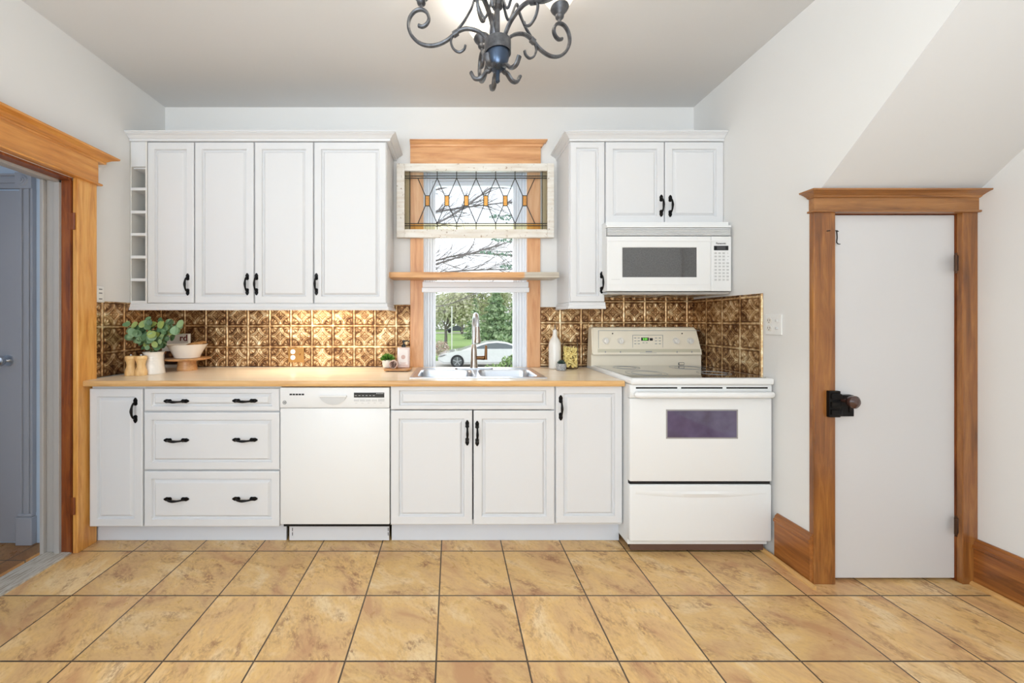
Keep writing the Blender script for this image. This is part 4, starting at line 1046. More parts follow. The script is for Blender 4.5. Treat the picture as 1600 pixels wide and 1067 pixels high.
# vase and eucalyptus
vx, vy = X(240, 2.355), 2.355
t = thing('vase', 'white ribbed ceramic vase with a waisted shape behind the wooden mills', 'vase', (vx, vy, CT))
bm = BM(); pr = []
for i in range(27):
    f_ = i/26; r = .059-.030*f_+.026*f_**3 if f_ < .0 else (.060*(1-f_)**1.3+.047*f_*1.02+.0 if f_ < .999 else .048)
    r = .0475+.0125*(1-f_)**1.6+.0085*max(0, (f_-.80)/.2)**2+(.0010 if i % 3 else -.0006); pr.append((r, .134*f_))
pr += [(.0515, .136), (.047, .134), (.044, .10), (.046, .03), (.001, .02)]
lathe(bm, pr, vx, vy, CT+.0005, 36); obj('body', bm, M['ceramic'], t, True, sharp=60)
t = thing('eucalyptus_stems', 'leafy green eucalyptus bunch standing in the white ceramic vase', 'plant', (vx, vy, CT+.03))
k = NT('eucalyptus_leaf'); tcn = k.n('ShaderNodeNewGeometry')
k.l(k.ramp(tcn.outputs['Random Per Island'], [(0, lin((58, 88, 58))), (.4, lin((98, 134, 92))), (.72, lin((140, 170, 132))), (1, lin((164, 180, 84)))]), k.b.inputs['Base Color'])
k.b.inputs['Roughness'].default_value = .5; k.b.inputs['Subsurface Weight'].default_value = 0; M['euc'] = k.m
M['stem'] = plain('plant_stem', (98, 112, 66), .6)
rnd = random.Random(11)
def leaf(bm, c, nrm_, dirv, r, asp=1.0, cup=.12):
    n = Vector(nrm_).normalized(); d = Vector(dirv); d = (d-n*d.dot(n)).normalized(); s_ = n.cross(d)
    cv = bm.verts.new(Vector(c)+n*r*cup*-1); ring = []
    for i in range(10):
        a = 2*PI*i/10; q = d*math.cos(a)*r*asp*(1.12 if i == 0 else 1)+s_*math.sin(a)*r
        ring.append(bm.verts.new(Vector(c)+q+n*r*cup*abs(math.sin(a))))
    for i in range(10): bm.faces.new((cv, ring[i], ring[(i+1) % 10]))
stems = BM(); leaves = BM()
tips = [(-.165, .02, .16), (-.11, -.05, .19), (-.05, .0, .225), (.0, -.04, .24), (.055, .0, .20), (.11, -.02, .20), (.165, .01, .135), (.17, -.03, .185), (-.14, .0, .10), (.10, -.05, .06), (-.07, -.06, .13), (.03, -.06, .12), (.14, .03, .16)]
for tx, ty, tz in tips:
    b0 = Vector((vx+rnd.uniform(-.02, .02), vy+rnd.uniform(-.02, .02), CT+.03)); m1 = Vector((vx+tx*.12, vy+ty*.2, CT+.145))
    e = Vector((vx+tx*1.08, vy+ty, CT+.135+tz*.84)); mm = (m1+e)/2+Vector((0, 0, .03))
    pts = spline([b0, m1, mm, e], 6); tube(stems, pts, [.0028]*8+[.0018]*(len(pts)-8), 5)
    for i in range(8, len(pts)):
        if i % 2 and i < 10: continue
        for sd in (-1, 1):
            if rnd.random() < .30: continue
            off = Vector((rnd.uniform(-.024, .024), rnd.uniform(-.03, .01), rnd.uniform(-.020, .024)))
            n = Vector((rnd.uniform(-.6, .6), -1, rnd.uniform(-.2, .9)))
            if pts[i].x+off.x < -1.985 or (pts[i].x+off.x > vx+.105 and pts[i].z+off.z < CT+.265): continue
            leaf(leaves, pts[i]+off, n, Vector((rnd.uniform(-1, 1), 0, rnd.uniform(-1, 1))), rnd.uniform(.014, .026), rnd.uniform(.85, 1.2))
obj('stems', stems, M['stem'], t, True); lv = obj('leaves', leaves, M['euc'], t, True, sharp=80)
# cookbook leaning on the back wall
by = 2.668; bx0, bx1 = X(253, 2.645), X(294, 2.645); bz1 = Z(521.5, 2.63)
t = thing('cookbook', 'white covered book standing behind the bowl with maroon letters', 'book', ((bx0+bx1)/2, by, CT))
bm = BM(); box(bm, bx0, bx1, 2.645, 2.648, CT+.0006, bz1, .0008); box(bm, bx0, bx1, 2.668, 2.671, CT+.0006, bz1, .0008); box(bm, bx0, bx0+.003, 2.645, 2.671, CT+.0006, bz1, .0008); cv_ = obj('cover', bm, M['ceramic'], t)
bm = BM(); box(bm, bx0+.003, bx1-.004, 2.648, 2.668, CT+.003, bz1-.004); obj('pages', bm, M['whitep'], t)
bm = text_bm('rd', .062, (X(284.5, 2.63), 2.6445, Z(528.5, 2.63)), bold=.001); obj('title_letters', bm, M['maroon'], cv_)
bm = BM(); box(bm, bx0+.018, bx1-.004, 2.6442, 2.6455, CT+.022, CT+.115)
k = NT('cover_photo'); k.l(k.ramp(k.noise(k.coords(), 22, 5, .6), [(.35, lin((30, 22, 18))), (.5, lin((70, 40, 26))), (.62, lin((176, 120, 70))), (.75, lin((220, 200, 170)))]), k.b.inputs['Base Color']); k.b.inputs['Roughness'].default_value = .3
obj('cover_picture', bm, k.m, cv_)
# cake stand, bowl, bread
qx, qy = X(292.5, 2.52), 2.52
t = thing('cake_stand', 'round wooden pedestal stand carrying a white bowl', 'cake stand', (qx, qy, CT))
bm = BM(); lathe(bm, [(.057, 0), (.058, .004), (.056, .02), (.052, .05), (.050, .0655)], qx, qy, CT+.0005, 32); obj('pedestal', bm, M['standwood'], t, True)
SZ = CT+.080
bm = BM(); lathe(bm, [(.05, -.0145), (.118, -.012), (.133, -.006), (.136, -.001), (.133, .0), (.001, 0)], qx, qy, SZ, 48); obj('plate', bm, M['standwood'], t, True)
gx, gy = qx+.001, qy
t = thing('bowl', 'white flared bowl on the wooden pedestal stand', 'bowl', (gx, gy, SZ))
bm = BM(); lathe(bm, [(.060, .0), (.070, .002), (.078, .02), (.092, .05), (.108, .078), (.117, .090), (.114, .091), (.104, .078), (.086, .048), (.072, .020), (.055, .008), (.001, .007)], gx, gy, SZ+.0006, 48); o = obj('bowl_shell', bm, M['ceramic'], t, True)
for i, (dx, dy, rz_) in enumerate(((.048, -.01, .3), (.055, .04, -.2))):
    bm = BM(); n = 9; c0 = Vector((gx+dx, gy+dy, SZ+.086+.006*i))
    pts = [c0+Vector((.052*(j/n*2-1)*math.cos(rz_), .052*(j/n*2-1)*math.sin(rz_), .010*(j/n*2-1))) for j in range(n+1)]
    tube(bm, pts, [max(.003, .023*math.sqrt(max(0, 1-(j/n*2-1)**2))) for j in range(n+1)], 14, flat=.75)
    o = obj('bread_roll', bm, wood('bread_crust_%d' % i, (186, 132, 74), (132, 82, 40), (214, 168, 108), 'x', .7, scale=3, coat=0), None, True)
    tag(o, ('crusty brown bread roll at the front of the white bowl', 'crusty brown bread roll at the back of the white bowl')[i], 'bread', 'bread rolls in the bowl')
# tray with succulent, brush and soap
tD = 2.50; tx0, tx1 = X(601, tD), X(645, tD)-.005
TZ = CT+.016
t = thing('wooden_tray', 'small footed wooden tray left of the sink', 'tray', ((tx0+tx1)/2, tD, CT))
bm = BM(); pts_ = rrect(tx0, tx1, 2.43, 2.585, .02, 4); n = len(pts_)
ra = [bm.verts.new((p[0]*1+((p[0]-(tx0+tx1)/2)*-.08), p[1], CT+.006)) for p in pts_]; rb = [bm.verts.new((p[0], p[1], TZ)) for p in pts_]
rc_ = [bm.verts.new((p[0]+(-.004 if p[0] > (tx0+tx1)/2 else .004), p[1], TZ)) for p in pts_]
bm.faces.new(ra); bm.faces.new(rb)
for i in range(n): bm.faces.new((ra[i], ra[(i+1) % n], rb[(i+1) % n], rb[i]))
for v in rc_: bm.verts.remove(v)
obj('board', bm, M['traywood'], t)
for a in (tx0+.02, tx1-.035):
    for y in (2.45, 2.555): bm = BM(); box(bm, a, a+.015, y, y+.012, CT+.0005, CT+.006); obj('foot', bm, M['dark'], t)
px_, py_ = X(605, 2.51), 2.525
t = thing('potted_grass', 'small white pot of bright green artificial grass on the wooden tray', 'plant', (px_, py_, TZ))
bm = BM(); lathe(bm, [(.024, 0), (.030, .003), (.034, .02), (.036, .045), (.036, .052), (.032, .052), (.031, .044), (.001, .043)], px_, py_, TZ+.0005, 28); obj('pot', bm, M['ceramic'], t, True)
k = NT('bright_grass'); g_ = k.n('ShaderNodeNewGeometry'); k.l(k.ramp(g_.outputs['Random Per Island'], [(0, lin((50, 96, 30))), (.5, lin((90, 146, 50))), (1, lin((140, 190, 84)))]), k.b.inputs['Base Color']); k.b.inputs['Roughness'].default_value = .6; M['grassy'] = k.m
bm = BM(); rg = random.Random(3)
for i in range(420):
    th_ = rg.uniform(0, 2*PI); ph = math.acos(rg.uniform(.0, 1)); R_ = rg.uniform(.044, .062)
    d_ = Vector((math.sin(ph)*math.cos(th_), math.sin(ph)*math.sin(th_), math.cos(ph)*.85+.05)); b0 = Vector((px_, py_, TZ+.046))+d_*.012; e = Vector((px_, py_, TZ+.046))+d_*R_
    s_ = d_.cross(Vector((rg.uniform(-1, 1), rg.uniform(-1, 1), rg.uniform(-1, 1)))).normalized()*.0028; m_ = b0.lerp(e, .6)
    bm.faces.new([bm.verts.new(p) for p in (b0-s_*.5, m_-s_, e, m_+s_)])
obj('foliage', bm, M['grassy'], t)
q = P(614.5, 566.5, 2.46); cz_ = TZ+.0285
t = thing('scrub_brush', 'round pot brush on edge with dark bristles facing out on the wooden tray', 'brush', (q.x, 2.455, TZ))
bm = BM(); disc(bm, (q.x, 2.475, cz_), .028, -.018, nrm, 28, r2=.0275); tube(bm, [(q.x+.0255*math.cos(a), 2.457, cz_+.0255*math.sin(a)) for a in [2*PI*i/24 for i in range(25)]], .0022, 6); obj('wood_disc', bm, plain('pale_pink_wood', (222, 190, 172), .5), t, True)
bm = BM()
for i in range(160):
    a = rg.uniform(0, 2*PI); r = .021*math.sqrt(rg.random()); p_ = Vector((q.x+r*math.cos(a), 2.457, cz_+r*math.sin(a))); tube(bm, [p_, p_+Vector((rg.uniform(-.002, .002), -.009, rg.uniform(-.002, .002)))], .0012, 4)
obj('bristles', bm, plain('brown_bristle', (88, 52, 40), .8), t)
q = P(630.5, 556, 2.52); sxa, sxb = X(621, 2.52), X(640, 2.52)
t = thing('soap_bottle', 'rectangular pink soap bottle with black pump on the wooden tray', 'bottle', ((sxa+sxb)/2, 2.53, TZ))
bm = BM(); z1 = Z(542.5, 2.52); box(bm, sxa, sxb, 2.505, 2.555, TZ+.0005, z1, .006, 3); bb = obj('bottle', bm, plain('pinkish_soap_bottle', (228, 204, 196), .15, coat=.6), t, True)
bm = BM(); box(bm, sxa+.010, sxb-.010, 2.5040, 2.506, TZ+.022, z1-.016); lab = obj('label', bm, plain('pale_label', (240, 230, 224), .5), bb)
xm = (sxa+sxb)/2; bm = BM(); disc(bm, (xm, 2.5039, (TZ+z1)/2+.004), .014, -.0003, nrm, 24)
for i, w_ in enumerate((.02, .014, .018)): box(bm, xm-w_, xm+w_, 2.5035, 2.5041, TZ+.034-.005*i, TZ+.036-.005*i)
obj('label_print', bm, plain('rose_print', (206, 172, 160), .5), lab)
bm = BM(); yc_ = 2.53; lathe(bm, [(.014, 0), (.014, .016), (.011, .018), (.006, .020), (.005, .034), (.010, .035), (.010, .045), (.004, .047)], xm, yc_, z1, 18); tube(bm, [(xm, yc_, z1+.040), (xm+.022, yc_-.004, z1+.042), (xm+.034, yc_-.006, z1+.040), (xm+.037, yc_-.006, z1+.033)], [.005, .0042, .0036, .003], 8); obj('pump', bm, M['black'], t, True)
# right side: tall bottle, pot, jar
q = X(867.5, 2.59); 
t = thing('white_bottle', 'tall matte white bottle with narrow neck right of the window', 'bottle', (q, 2.60, CT))
bm = BM(); hB = Z(523, 2.58)-CT
lathe(bm, [(.036, 0), (.0405, .003), (.0410, .012), (.0410, hB*.70), (.038, hB*.78), (.029, hB*.86), (.018, hB*.93), (.0145, hB), (.0145, hB+.030), (.012, hB+.032)], q, 2.60, CT+.0005, 36); obj('body', bm, M['ceramic'], t, True)
bm = BM(); lathe(bm, [(.011, 0), (.011, .006), (.0045, .009), (.0038, .028), (.006, .031), (.004, .034)], q+.001, 2.60, CT+hB+.0325, 14); obj('pourer', bm, M['bsteel'], t, True)
q = X(877.5, 2.50)
t = thing('succulent_pot', 'tiny speckled grey pot with dark succulent in front of the white bottle', 'plant', (q, 2.505, CT))
bm = BM(); lathe(bm, [(.026, 0), (.030, .003), (.0315, .02), (.0315, .044), (.028, .045), (.027, .040), (.001, .039)], q, 2.505, CT+.0005, 24)
k = NT('speckled_stone'); k.l(k.ramp(k.noise(k.coords(), 260, 3), [(.4, lin((120, 120, 122))), (.6, lin((190, 190, 190)))]), k.b.inputs['Base Color']); obj('pot', bm, k.m, t, True)
bm = BM()
for rI, (n, r, h) in enumerate(((9, .028, .012), (7, .020, .020), (5, .011, .027))):
    for i in range(n):
        a = 2*PI*i/n+rI*.4; c0 = Vector((q, 2.505, CT+.042)); tip = c0+Vector((r*math.cos(a), r*math.sin(a), h)); tube(bm, [c0, c0.lerp(tip, .55), tip], [.003, .0062, .0015], 6)
obj('succulent', bm, plain('dark_succulent', (52, 72, 62), .5), t, True)
q = X(892.5, 2.58); jy = 2.600
t = thing('pasta_jar', 'clear glass jar of yellow pasta between the white bottle and the stove', 'jar', (q, jy, CT))
bm = BM(); hJ = Z(534, 2.58)-CT; lathe(bm, [(.046, 0), (.051, .004), (.052, .02), (.052, hJ-.02), (.048, hJ-.004), (.045, hJ), (.043, hJ), (.046, hJ-.006), (.0495, hJ-.02), (.0495, .006), (.001, .005)], q, jy, CT+.0005, 36); obj('glass_body', bm, M['jarglass'], t, True)
bm = BM(); lathe(bm, [(.001, .0), (.049, .0), (.051, .004), (.051, .014), (.047, .018), (.001, .019)], q, jy, CT+hJ+.001, 36); obj('glass_lid', bm, M['jarglass'], t, True)
bm = BM(); rp = random.Random(5)
for i in range(300):
    a = rp.uniform(0, 2*PI); r = .040*math.sqrt(rp.random()) if rp.random() < .4 else .040; z = CT+.016+rp.random()*(hJ*.80-.02)
    c0 = Vector((q+r*math.cos(a), jy+r*math.sin(a), z)); d1 = Vector((rp.uniform(-1, 1), rp.uniform(-1, 1), rp.uniform(-1, 1))).normalized(); d2 = d1.orthogonal().normalized()
    pts = [c0+d1*.009*math.cos(w_)+d2*.009*math.sin(w_) for w_ in (-1.2, -.5, .2, .9, 1.5)]
    for p_ in pts:
        rr_ = math.hypot(p_.x-q, p_.y-jy)
        if rr_ > .043: p_.x = q+(p_.x-q)*.043/rr_; p_.y = jy+(p_.y-jy)*.043/rr_
    tube(bm, pts, .0042, 5)
o = obj('pasta', bm, plain('pasta_yellow', (254, 228, 150), .6), None, True)
tag(o, 'curled yellow pasta filling the clear glass jar', 'pasta', None, 'stuff')

# ------------------------------------------------------------------ chandelier
CD_ = 1.47; chx = X(777.5, CD_); s0 = F/CD_
ch = thing('chandelier', 'wrought iron five arm chandelier with scrolls and frosted glass shades', 'chandelier', (chx, CD_, 2.17))
k = NT('pewter_iron'); b = k.b; k.l(k.ramp(k.noise(k.coords(), 40, 4), [(.3, lin((64, 64, 68))), (.7, lin((106, 107, 110)))]), b.inputs['Base Color']); b.inputs['Metallic'].default_value = .65; b.inputs['Roughness'].default_value = .42; M['pewter'] = k.m
fs_ = NT('frosted_lit_glass'); fs_.b.inputs['Base Color'].default_value = lin((250, 244, 230)); fs_.b.inputs['Emission Color'].default_value = (1, .9, .74, 1); fs_.b.inputs['Emission Strength'].default_value = .75; fs_.b.inputs['Roughness'].default_value = .5; M['frost'] = fs_.m
def rz(px, py, az=169):
    ca, sa = math.cos(math.radians(az)), math.sin(math.radians(az))
    # solve radius so that the point lies in the arm's own vertical plane
    k_ = (px-CX)/F; r = (k_*CD_-chx)/(ca-k_*sa); D = CD_+r*sa; return (r, Z(py, D))
def c6(x, y): return rz(620+x/5.333, y/5.333)
armP = [c6(775, 372), c6(745, 320), c6(700, 275), c6(640, 248), c6(575, 240), c6(520, 258), c6(480, 285), c6(420, 335), c6(350, 370), c6(275, 382), c6(195, 362), c6(130, 305), c6(98, 225), c6(108, 150), c6(150, 95), c6(205, 80), c6(250, 105), c6(268, 155), c6(250, 200), c6(215, 222), c6(180, 214)]
barP = [(.018, 2.52), (.030, 2.46), (.052, 2.42), c6(655, 0), c6(620, 75), c6(560, 180), c6(505, 250), c6(462, 305), c6(452, 355), c6(475, 410), c6(520, 435), c6(560, 412), c6(572, 378)]
curlP = [(.012, 2.235), (.030, 2.212), c6(745, 600), c6(700, 650), c6(650, 655), c6(618, 605)]
cupTop = c6(205, 72)
def arm_pts(lst, az, n=6):
    a = math.radians(az); return spline([(chx+r*math.cos(a), CD_+r*math.sin(a), z) for r, z in lst], n)
zr0 = Z(85, CD_); zr1 = Z(66, CD_)
for az in (25, 97, 169, 241, 313):
    a = math.radians(az); tang = Vector((-math.sin(a), math.cos(a), 0))
    bm = BM(); pts = arm_pts(armP, az); tube(bm, pts, .0068, 8, flat=1.35, up=tang)
    ar = obj('arm', bm, M['pewter'], ch, True)
    bm = BM(); tube(bm, arm_pts(barP, az), .0048, 8, flat=1.3, up=tang); obj('scroll_bar', bm, M['pewter'], ar, True)
    st_ = arm_pts([c6(508, 268), c6(470, 292)], az, 2); bm = BM(); tube(bm, st_, .0125, 10); obj('collar', bm, M['pewter'], ar, True)
    r, z = cupTop; cxp, cyp = chx+r*math.cos(a), CD_+r*math.sin(a)
    bm = BM(); lathe(bm, [(.006, -.004), (.007, .012), (.016, .018), (.018, .024), (.017, .030), (.024, .040), (.034, .052), (.038, .060), (.036, .066), (.030, .068), (.001, .068)], cxp, cyp, z, 24); obj('candle_cup', bm, M['pewter'], ar, True)
    bm = BM(); lathe(bm, [(.030, .066), (.046, .080), (.062, .105), (.070, .135), (.072, .160), (.078, .185), (.090, .200), (.088, .201), (.075, .186), (.069, .160), (.067, .135), (.059, .106), (.044, .083), (.028, .069)], cxp, cyp, z, 32, cap=False); obj('glass_shade', bm, M['frost'], ch, True)
    l = bpy.data.lights.new('bulb', 'POINT'); l.energy = 2.4; l.color = (1, .97, .94); l.shadow_soft_size = .03
    lo = bpy.data.objects.new('bulb_light', l); lo.location = (cxp, cyp, z+.19); COL.objects.link(lo)
    bm = BM(); tube(bm, arm_pts(curlP, az, 5), [.0085]*10+[.0075]*6+[.006]*6+[.0045]*4 if False else .0072, 8, flat=1.5, up=tang); obj('leaf_curl', bm, M['pewter'], ch, True)
bm = BM(); lathe(bm, [(.001, zr0+.006), (.049, zr0+.004), (.051, zr0), (.051, zr1), (.048, zr1+.003), (.001, zr1+.003)], chx, CD_, 0, 36)
obj('hub_ring', bm, M['pewter'], ch, True)
bm = BM(); lathe(bm, [(.046, zr0+.002), (.045, zr0-.012), (.040, zr0-.030), (.034, zr0-.050), (.020, zr0-.062), (.009, zr0-.066), (.008, zr0-.095), (.009, zr0-.105), (.002, zr0-.112)], chx, CD_, 0, 30)
obj('bottom_bowl', bm, plain('blued_iron', (70, 82, 100), .3, .85), ch, True)
bm = BM(); lathe(bm, [(.009, zr1), (.009, 2.44), (.020, 2.45), (.024, 2.50), (.016, 2.53), (.006, 2.55), (.006, 2.70), (.060, 2.725), (.064, ZC-.0005)], chx, CD_, 0, 24); obj('stem_and_canopy', bm, M['pewter'], ch, True)

# ------------------------------------------------------------------ outside the window
GZ = -1.15
k = NT('lawn'); b = k.b; n1 = k.noise(k.coords(), .25, 4); n2 = k.noise(k.coords(), 30, 4)
c = k.ramp(n1, [(.35, lin((116, 150, 82))), (.6, lin((150, 182, 104)))]); c = k.mix(k.ramp(n2, [(.4, (0, 0, 0, 1)), (.7, (.5, .5, .5, 1))]), c, lin((168, 176, 120))); k.l(c, b.inputs['Base Color']); b.inputs['Roughness'].default_value = .9
bm = BM(); quad(bm, [(-60, 3.2, GZ), (60, 3.2, GZ), (60, 110, GZ), (-60, 110, GZ)]); o = obj('lawn_ground', bm, k.m); o['kind'] = 'structure'; o.name = 'ground_lawn'
gv = plain('driveway_gravel', (196, 192, 184), .9, nscale=40, var=.1)
bm = BM(); box(bm, -30, 30, 16.5, 22.5, GZ, GZ+.02); o = struct('ground_driveway', bm, gv)
bm = BM(); box(bm, -60, 60, 72, 78, GZ, GZ+.02); o = struct('ground_road', bm, gv)
# white car
cD = 20.0; carx = X(684, 19.2); L_ = 4.75
car = thing('car', 'white car parked on the driveway seen through the window behind the faucet', 'car', (carx+L_/2, cD, GZ+.02))
carp = plain('white_car_paint', (236, 238, 240), .2, coat=.8); cz = GZ+.02
def cpt(u, z): return (carx+u, cz+z)
body = [(0.03, .35), (0, .48), (.05, .60), (.35, .72), (.9, .84), (1.3, .90), (1.9, .93), (3.6, .95), (4.4, .96), (4.72, .90), (4.75, .62), (4.70, .34), (4.45, .22), (.3, .20)]
bm = BM(); prism(bm, [cpt(*p) for p in body], 'y', cD-.9, cD+.9)
bmesh.ops.bevel(bm, geom=[e for e in bm.edges if abs(e.verts[0].co.y-e.verts[1].co.y) < .01], offset=.09, segments=3, affect='EDGES')
bd = obj('body', bm, carp, car, True, sharp=50)
bm = BM(); lo_ = [(1.25, .90), (4.35, .955)]; A0 = []
low = [(1.22, .89), (1.9, 1.12), (2.45, 1.29), (3.0, 1.34), (3.5, 1.28), (4.0, 1.12), (4.45, .95)]
ya, yb2 = cD-.84, cD+.84
V0 = [bm.verts.new((carx+u, ya+(z-.9)*.45, cz+z)) for u, z in low]; V1 = [bm.verts.new((carx+u, yb2-(z-.9)*.45, cz+z)) for u, z in low]
bm.faces.new(V0); bm.faces.new(V1[::-1])
for i in range(len(low)): j = (i+1) % len(low); bm.faces.new((V0[i], V0[j], V1[j], V1[i]))
obj('roof', bm, carp, car, True)
bm = BM(); wl_ = [(1.75, .96), (2.2, 1.13), (2.55, 1.22), (3.0, 1.255), (3.45, 1.21), (3.95, 1.06), (4.1, .97)]
pts = [(carx+u, ya+(z-.9)*.45-.015, cz+z) for u, z in wl_]
A = [bm.verts.new(p) for p in pts]; B_ = [bm.verts.new((p[0], p[1]+.02, p[2])) for p in pts]; bm.faces.new(A); bm.faces.new(B_[::-1])
for i in range(len(A)): bm.faces.new((A[i], A[(i+1) % len(A)], B_[(i+1) % len(A)], B_[i]))
obj('side_windows', bm, plain('car_window_tint', (96, 104, 108), .1, coat=.6), car)
for u in (.98, 3.78):
    bm = BM(); disc(bm, (carx+u, cD-.93, cz+.33), .335, .22, (0, 1, 0), 28); wh = obj('wheel', bm, plain('tyre_%d' % (u*10), (46, 46, 48), .7), car)
    bm = BM(); disc(bm, (carx+u, cD-.935, cz+.33), .235, .01, (0, 1, 0), 28)
    obj('rim', bm, plain('alloy_rim_%d' % (u*10), (120, 124, 128), .35, .8), wh)
    bm = BM()
    for q in range(5):
        a = q*2*PI/5+.3; tube(bm, [(carx+u, cD-.945, cz+.33), (carx+u+.22*math.cos(a), cD-.945, cz+.33+.22*math.sin(a))], .028, 5)
    obj('spokes', bm, plain('alloy_spoke_%d' % (u*10), (196, 200, 204), .3, .8), wh)
bm = BM(); prism(bm, [cpt(.02, .58), cpt(.30, .68), cpt(.46, .66), cpt(.2, .56)], 'y', cD-.915, cD-.80); obj('headlight', bm, M['grey'], car)
bm = BM(); box(bm, carx-.01, carx+.05, cD-.5, cD+.5, cz+.34, cz+.48, .02); obj('grille', bm, M['dark'], car)
# far dark car
fcD = 75; fcx = X(696, fcD)
car2 = thing('car', 'small dark car far away on the road left of the faucet', 'car', (fcx+1.8, fcD, GZ))
dk = plain('dark_car_paint', (84, 90, 98), .3, coat=.5)
bm = BM(); prism(bm, [(fcx+u, GZ+.05+z) for u, z in [(0, .3), (.05, .7), (.9, .85), (1.4, 1.3), (2.6, 1.35), (3.3, .95), (4.0, .85), (4.1, .4)]], 'y', fcD-.8, fcD+.8); obj('body', bm, dk, car2)
for u in (.8, 3.2): bm = BM(); disc(bm, (fcx+u, fcD-.85, GZ+.36), .32, .2, (0, 1, 0), 16); obj('wheel', bm, M['black'], car2)
# white pole
q = X(706, 30); bm = BM(); tube(bm, [(q, 30, GZ), (q, 30, Z(478, 30))], .05, 8); o = obj('pole', bm, M['whitep']); tag(o, 'thin white pole on the lawn outside the window', 'pole')
# trees
def leafmat(name, cols):
    k = NT(name); g_ = k.n('ShaderNodeNewGeometry'); k.l(k.ramp(g_.outputs['Random Per Island'], [(i/(len(cols)-1), lin(c)) for i, c in enumerate(cols)]), k.b.inputs['Base Color'])
    k.b.inputs['Roughness'].default_value = .8; k.b.inputs['Specular IOR Level'].default_value = .1
    return k.m
bark = plain('grey_bark', (112, 104, 100), .9, nscale=20, var=.2)
def leaftri(bm, c, s, rg):
    d = Vector((rg.gauss(0, 1), rg.gauss(0, 1), rg.gauss(0, 1))).normalized(); e = d.orthogonal().normalized()
    e = Matrix.Rotation(rg.uniform(0, 6.28), 3, d) @ e; f = d.cross(e)
    bm.faces.new([bm.verts.new(c+e*s), bm.verts.new(c+f*s*.6), bm.verts.new(c-e*s), bm.verts.new(c-f*s*.6)])
def branchy(bm, lv, p, d, ln, r, depth, rg, leafs, ls, spread=.6, up=.1):
    n = 4; pts = [p]; cur = p; dd = d
    for i in range(n):
        dd = (dd+Vector((rg.uniform(-.2, .2), rg.uniform(-.2, .2), rg.uniform(-.12, .12)+up*.3))).normalized(); cur = cur+dd*ln/n; pts.append(cur)
    tube(bm, pts, [r*(1-.5*i/n) for i in range(n+1)], 5)
    if depth == 0:
        if lv is not None:
            for i in range(leafs):
                c = pts[rg.randint(1, n)]+Vector((rg.gauss(0, ls*2.2), rg.gauss(0, ls*2.2), rg.gauss(0, ls*2.2))); leaftri(lv, c, ls*rg.uniform(.6, 1.2), rg)
        return
    for i in range(3 if depth > 1 else 4):
        q_ = pts[rg.randint(1, n)]; nd = (dd+Vector((rg.uniform(-1, 1), rg.uniform(-1, 1), rg.uniform(-.6, .9)))*spread).normalized()
        branchy(bm, lv, q_, nd, ln*rg.uniform(.55, .8), r*.5, depth-1, rg, leafs, ls, spread, up)
def decid(px, D, h, label, cols, seed, leafs=14, ls=.12, lean=0):
    rg = random.Random(seed); x = X(px, D); t = thing('tree', label, 'tree', (x, D, GZ), 'trees outside the window')
    bm = BM(); lv = BM(); base_ = Vector((x, D, GZ)); top = base_+Vector((lean, 0, h*.35)); tube(bm, [base_, base_.lerp(top, .5)+Vector((.05, 0, 0)), top], [h*.03, h*.022, h*.018], 8)
    for i in range(7):
        a = rg.uniform(0, 6.28); branchy(bm, lv, base_.lerp(top, rg.uniform(.6, 1)), Vector((math.cos(a)*.8, math.sin(a)*.8, rg.uniform(.4, 1.2))).normalized(), h*.30, h*.010, 3, rg, leafs, ls)
    obj('trunk', bm, bark, t); obj('foliage', lv, leafmat('leaf_%d' % seed, cols), t)
ol = [(196, 196, 160), (212, 212, 180), (226, 224, 200), (182, 184, 150)]
decid(696, 34, 5.6, 'pale budding tree with a grey trunk at the left of the window view', ol, 21, 10, .16)
decid(722, 68, 8.6, 'distant pale olive tree in the middle of the window view', [(168, 174, 130), (190, 190, 150), (150, 162, 118)], 22, 14, .24)
decid(655, 76, 11, 'distant olive tree at the far left of the window view', [(160, 168, 124), (186, 188, 150), (150, 158, 112)], 23, 14, .24)
decid(765, 84, 10, 'distant pale green tree between the spruces', [(160, 172, 124), (186, 188, 150), (150, 162, 118)], 25, 14, .24)
bm = BM(); rg = random.Random(50)
for i in range(9000):
    px_t = rg.uniform(600, 870); D_t = rg.uniform(95, 108); top_ = 9.0+1.6*math.sin(px_t*.09)+1.0*math.sin(px_t*.23)
    leaftri(bm, Vector((X(px_t, D_t), D_t, GZ+rg.random()**.8*top_)), .42, rg)
o = obj('tree_line', bm, leafmat('tree_line_leaf', [(178, 186, 156), (198, 202, 176), (212, 212, 192), (186, 184, 164)])); tag(o, 'hazy continuous line of distant trees across the lawn', 'trees', None, 'stuff')
def spruce(px, D, h, w_, label, cols, seed, n=2600, s=.12, z0=.3):
    rg = random.Random(seed); x = X(px, D); t = thing('spruce_tree', label, 'tree', (x, D, GZ), 'evergreens outside the window')
    bm = BM(); tube(bm, [(x, D, GZ), (x, D, GZ+h*.98)], [h*.018, .02], 7); lv = BM()
    for i in range(n):
        f_ = rg.random()**1.3; z = z0+(h-z0)*f_; R_ = w_*(1-f_)**.8*(.75+.25*math.sin(z*9)); a = rg.uniform(0, 6.28); r = R_*rg.uniform(.35, 1)
        c = Vector((x+r*math.cos(a), D+r*math.sin(a), GZ+z-r*.25)); leaftri(lv, c, s*rg.uniform(.6, 1.3), rg)
    obj('trunk', bm, bark, t); obj('needles', lv, leafmat('needle_%d' % seed, cols), t)
gr_ = [(140, 166, 128), (166, 188, 146), (190, 206, 166), (124, 154, 120)]
spruce(775, 34, 5.4, 2.6, 'broad green spruce right of the faucet behind the white car', gr_, 31, 5200, .17)
spruce(812, 26, 4.6, 2.0, 'tall green spruce at the right edge of the window view', gr_, 32, 4200, .15)
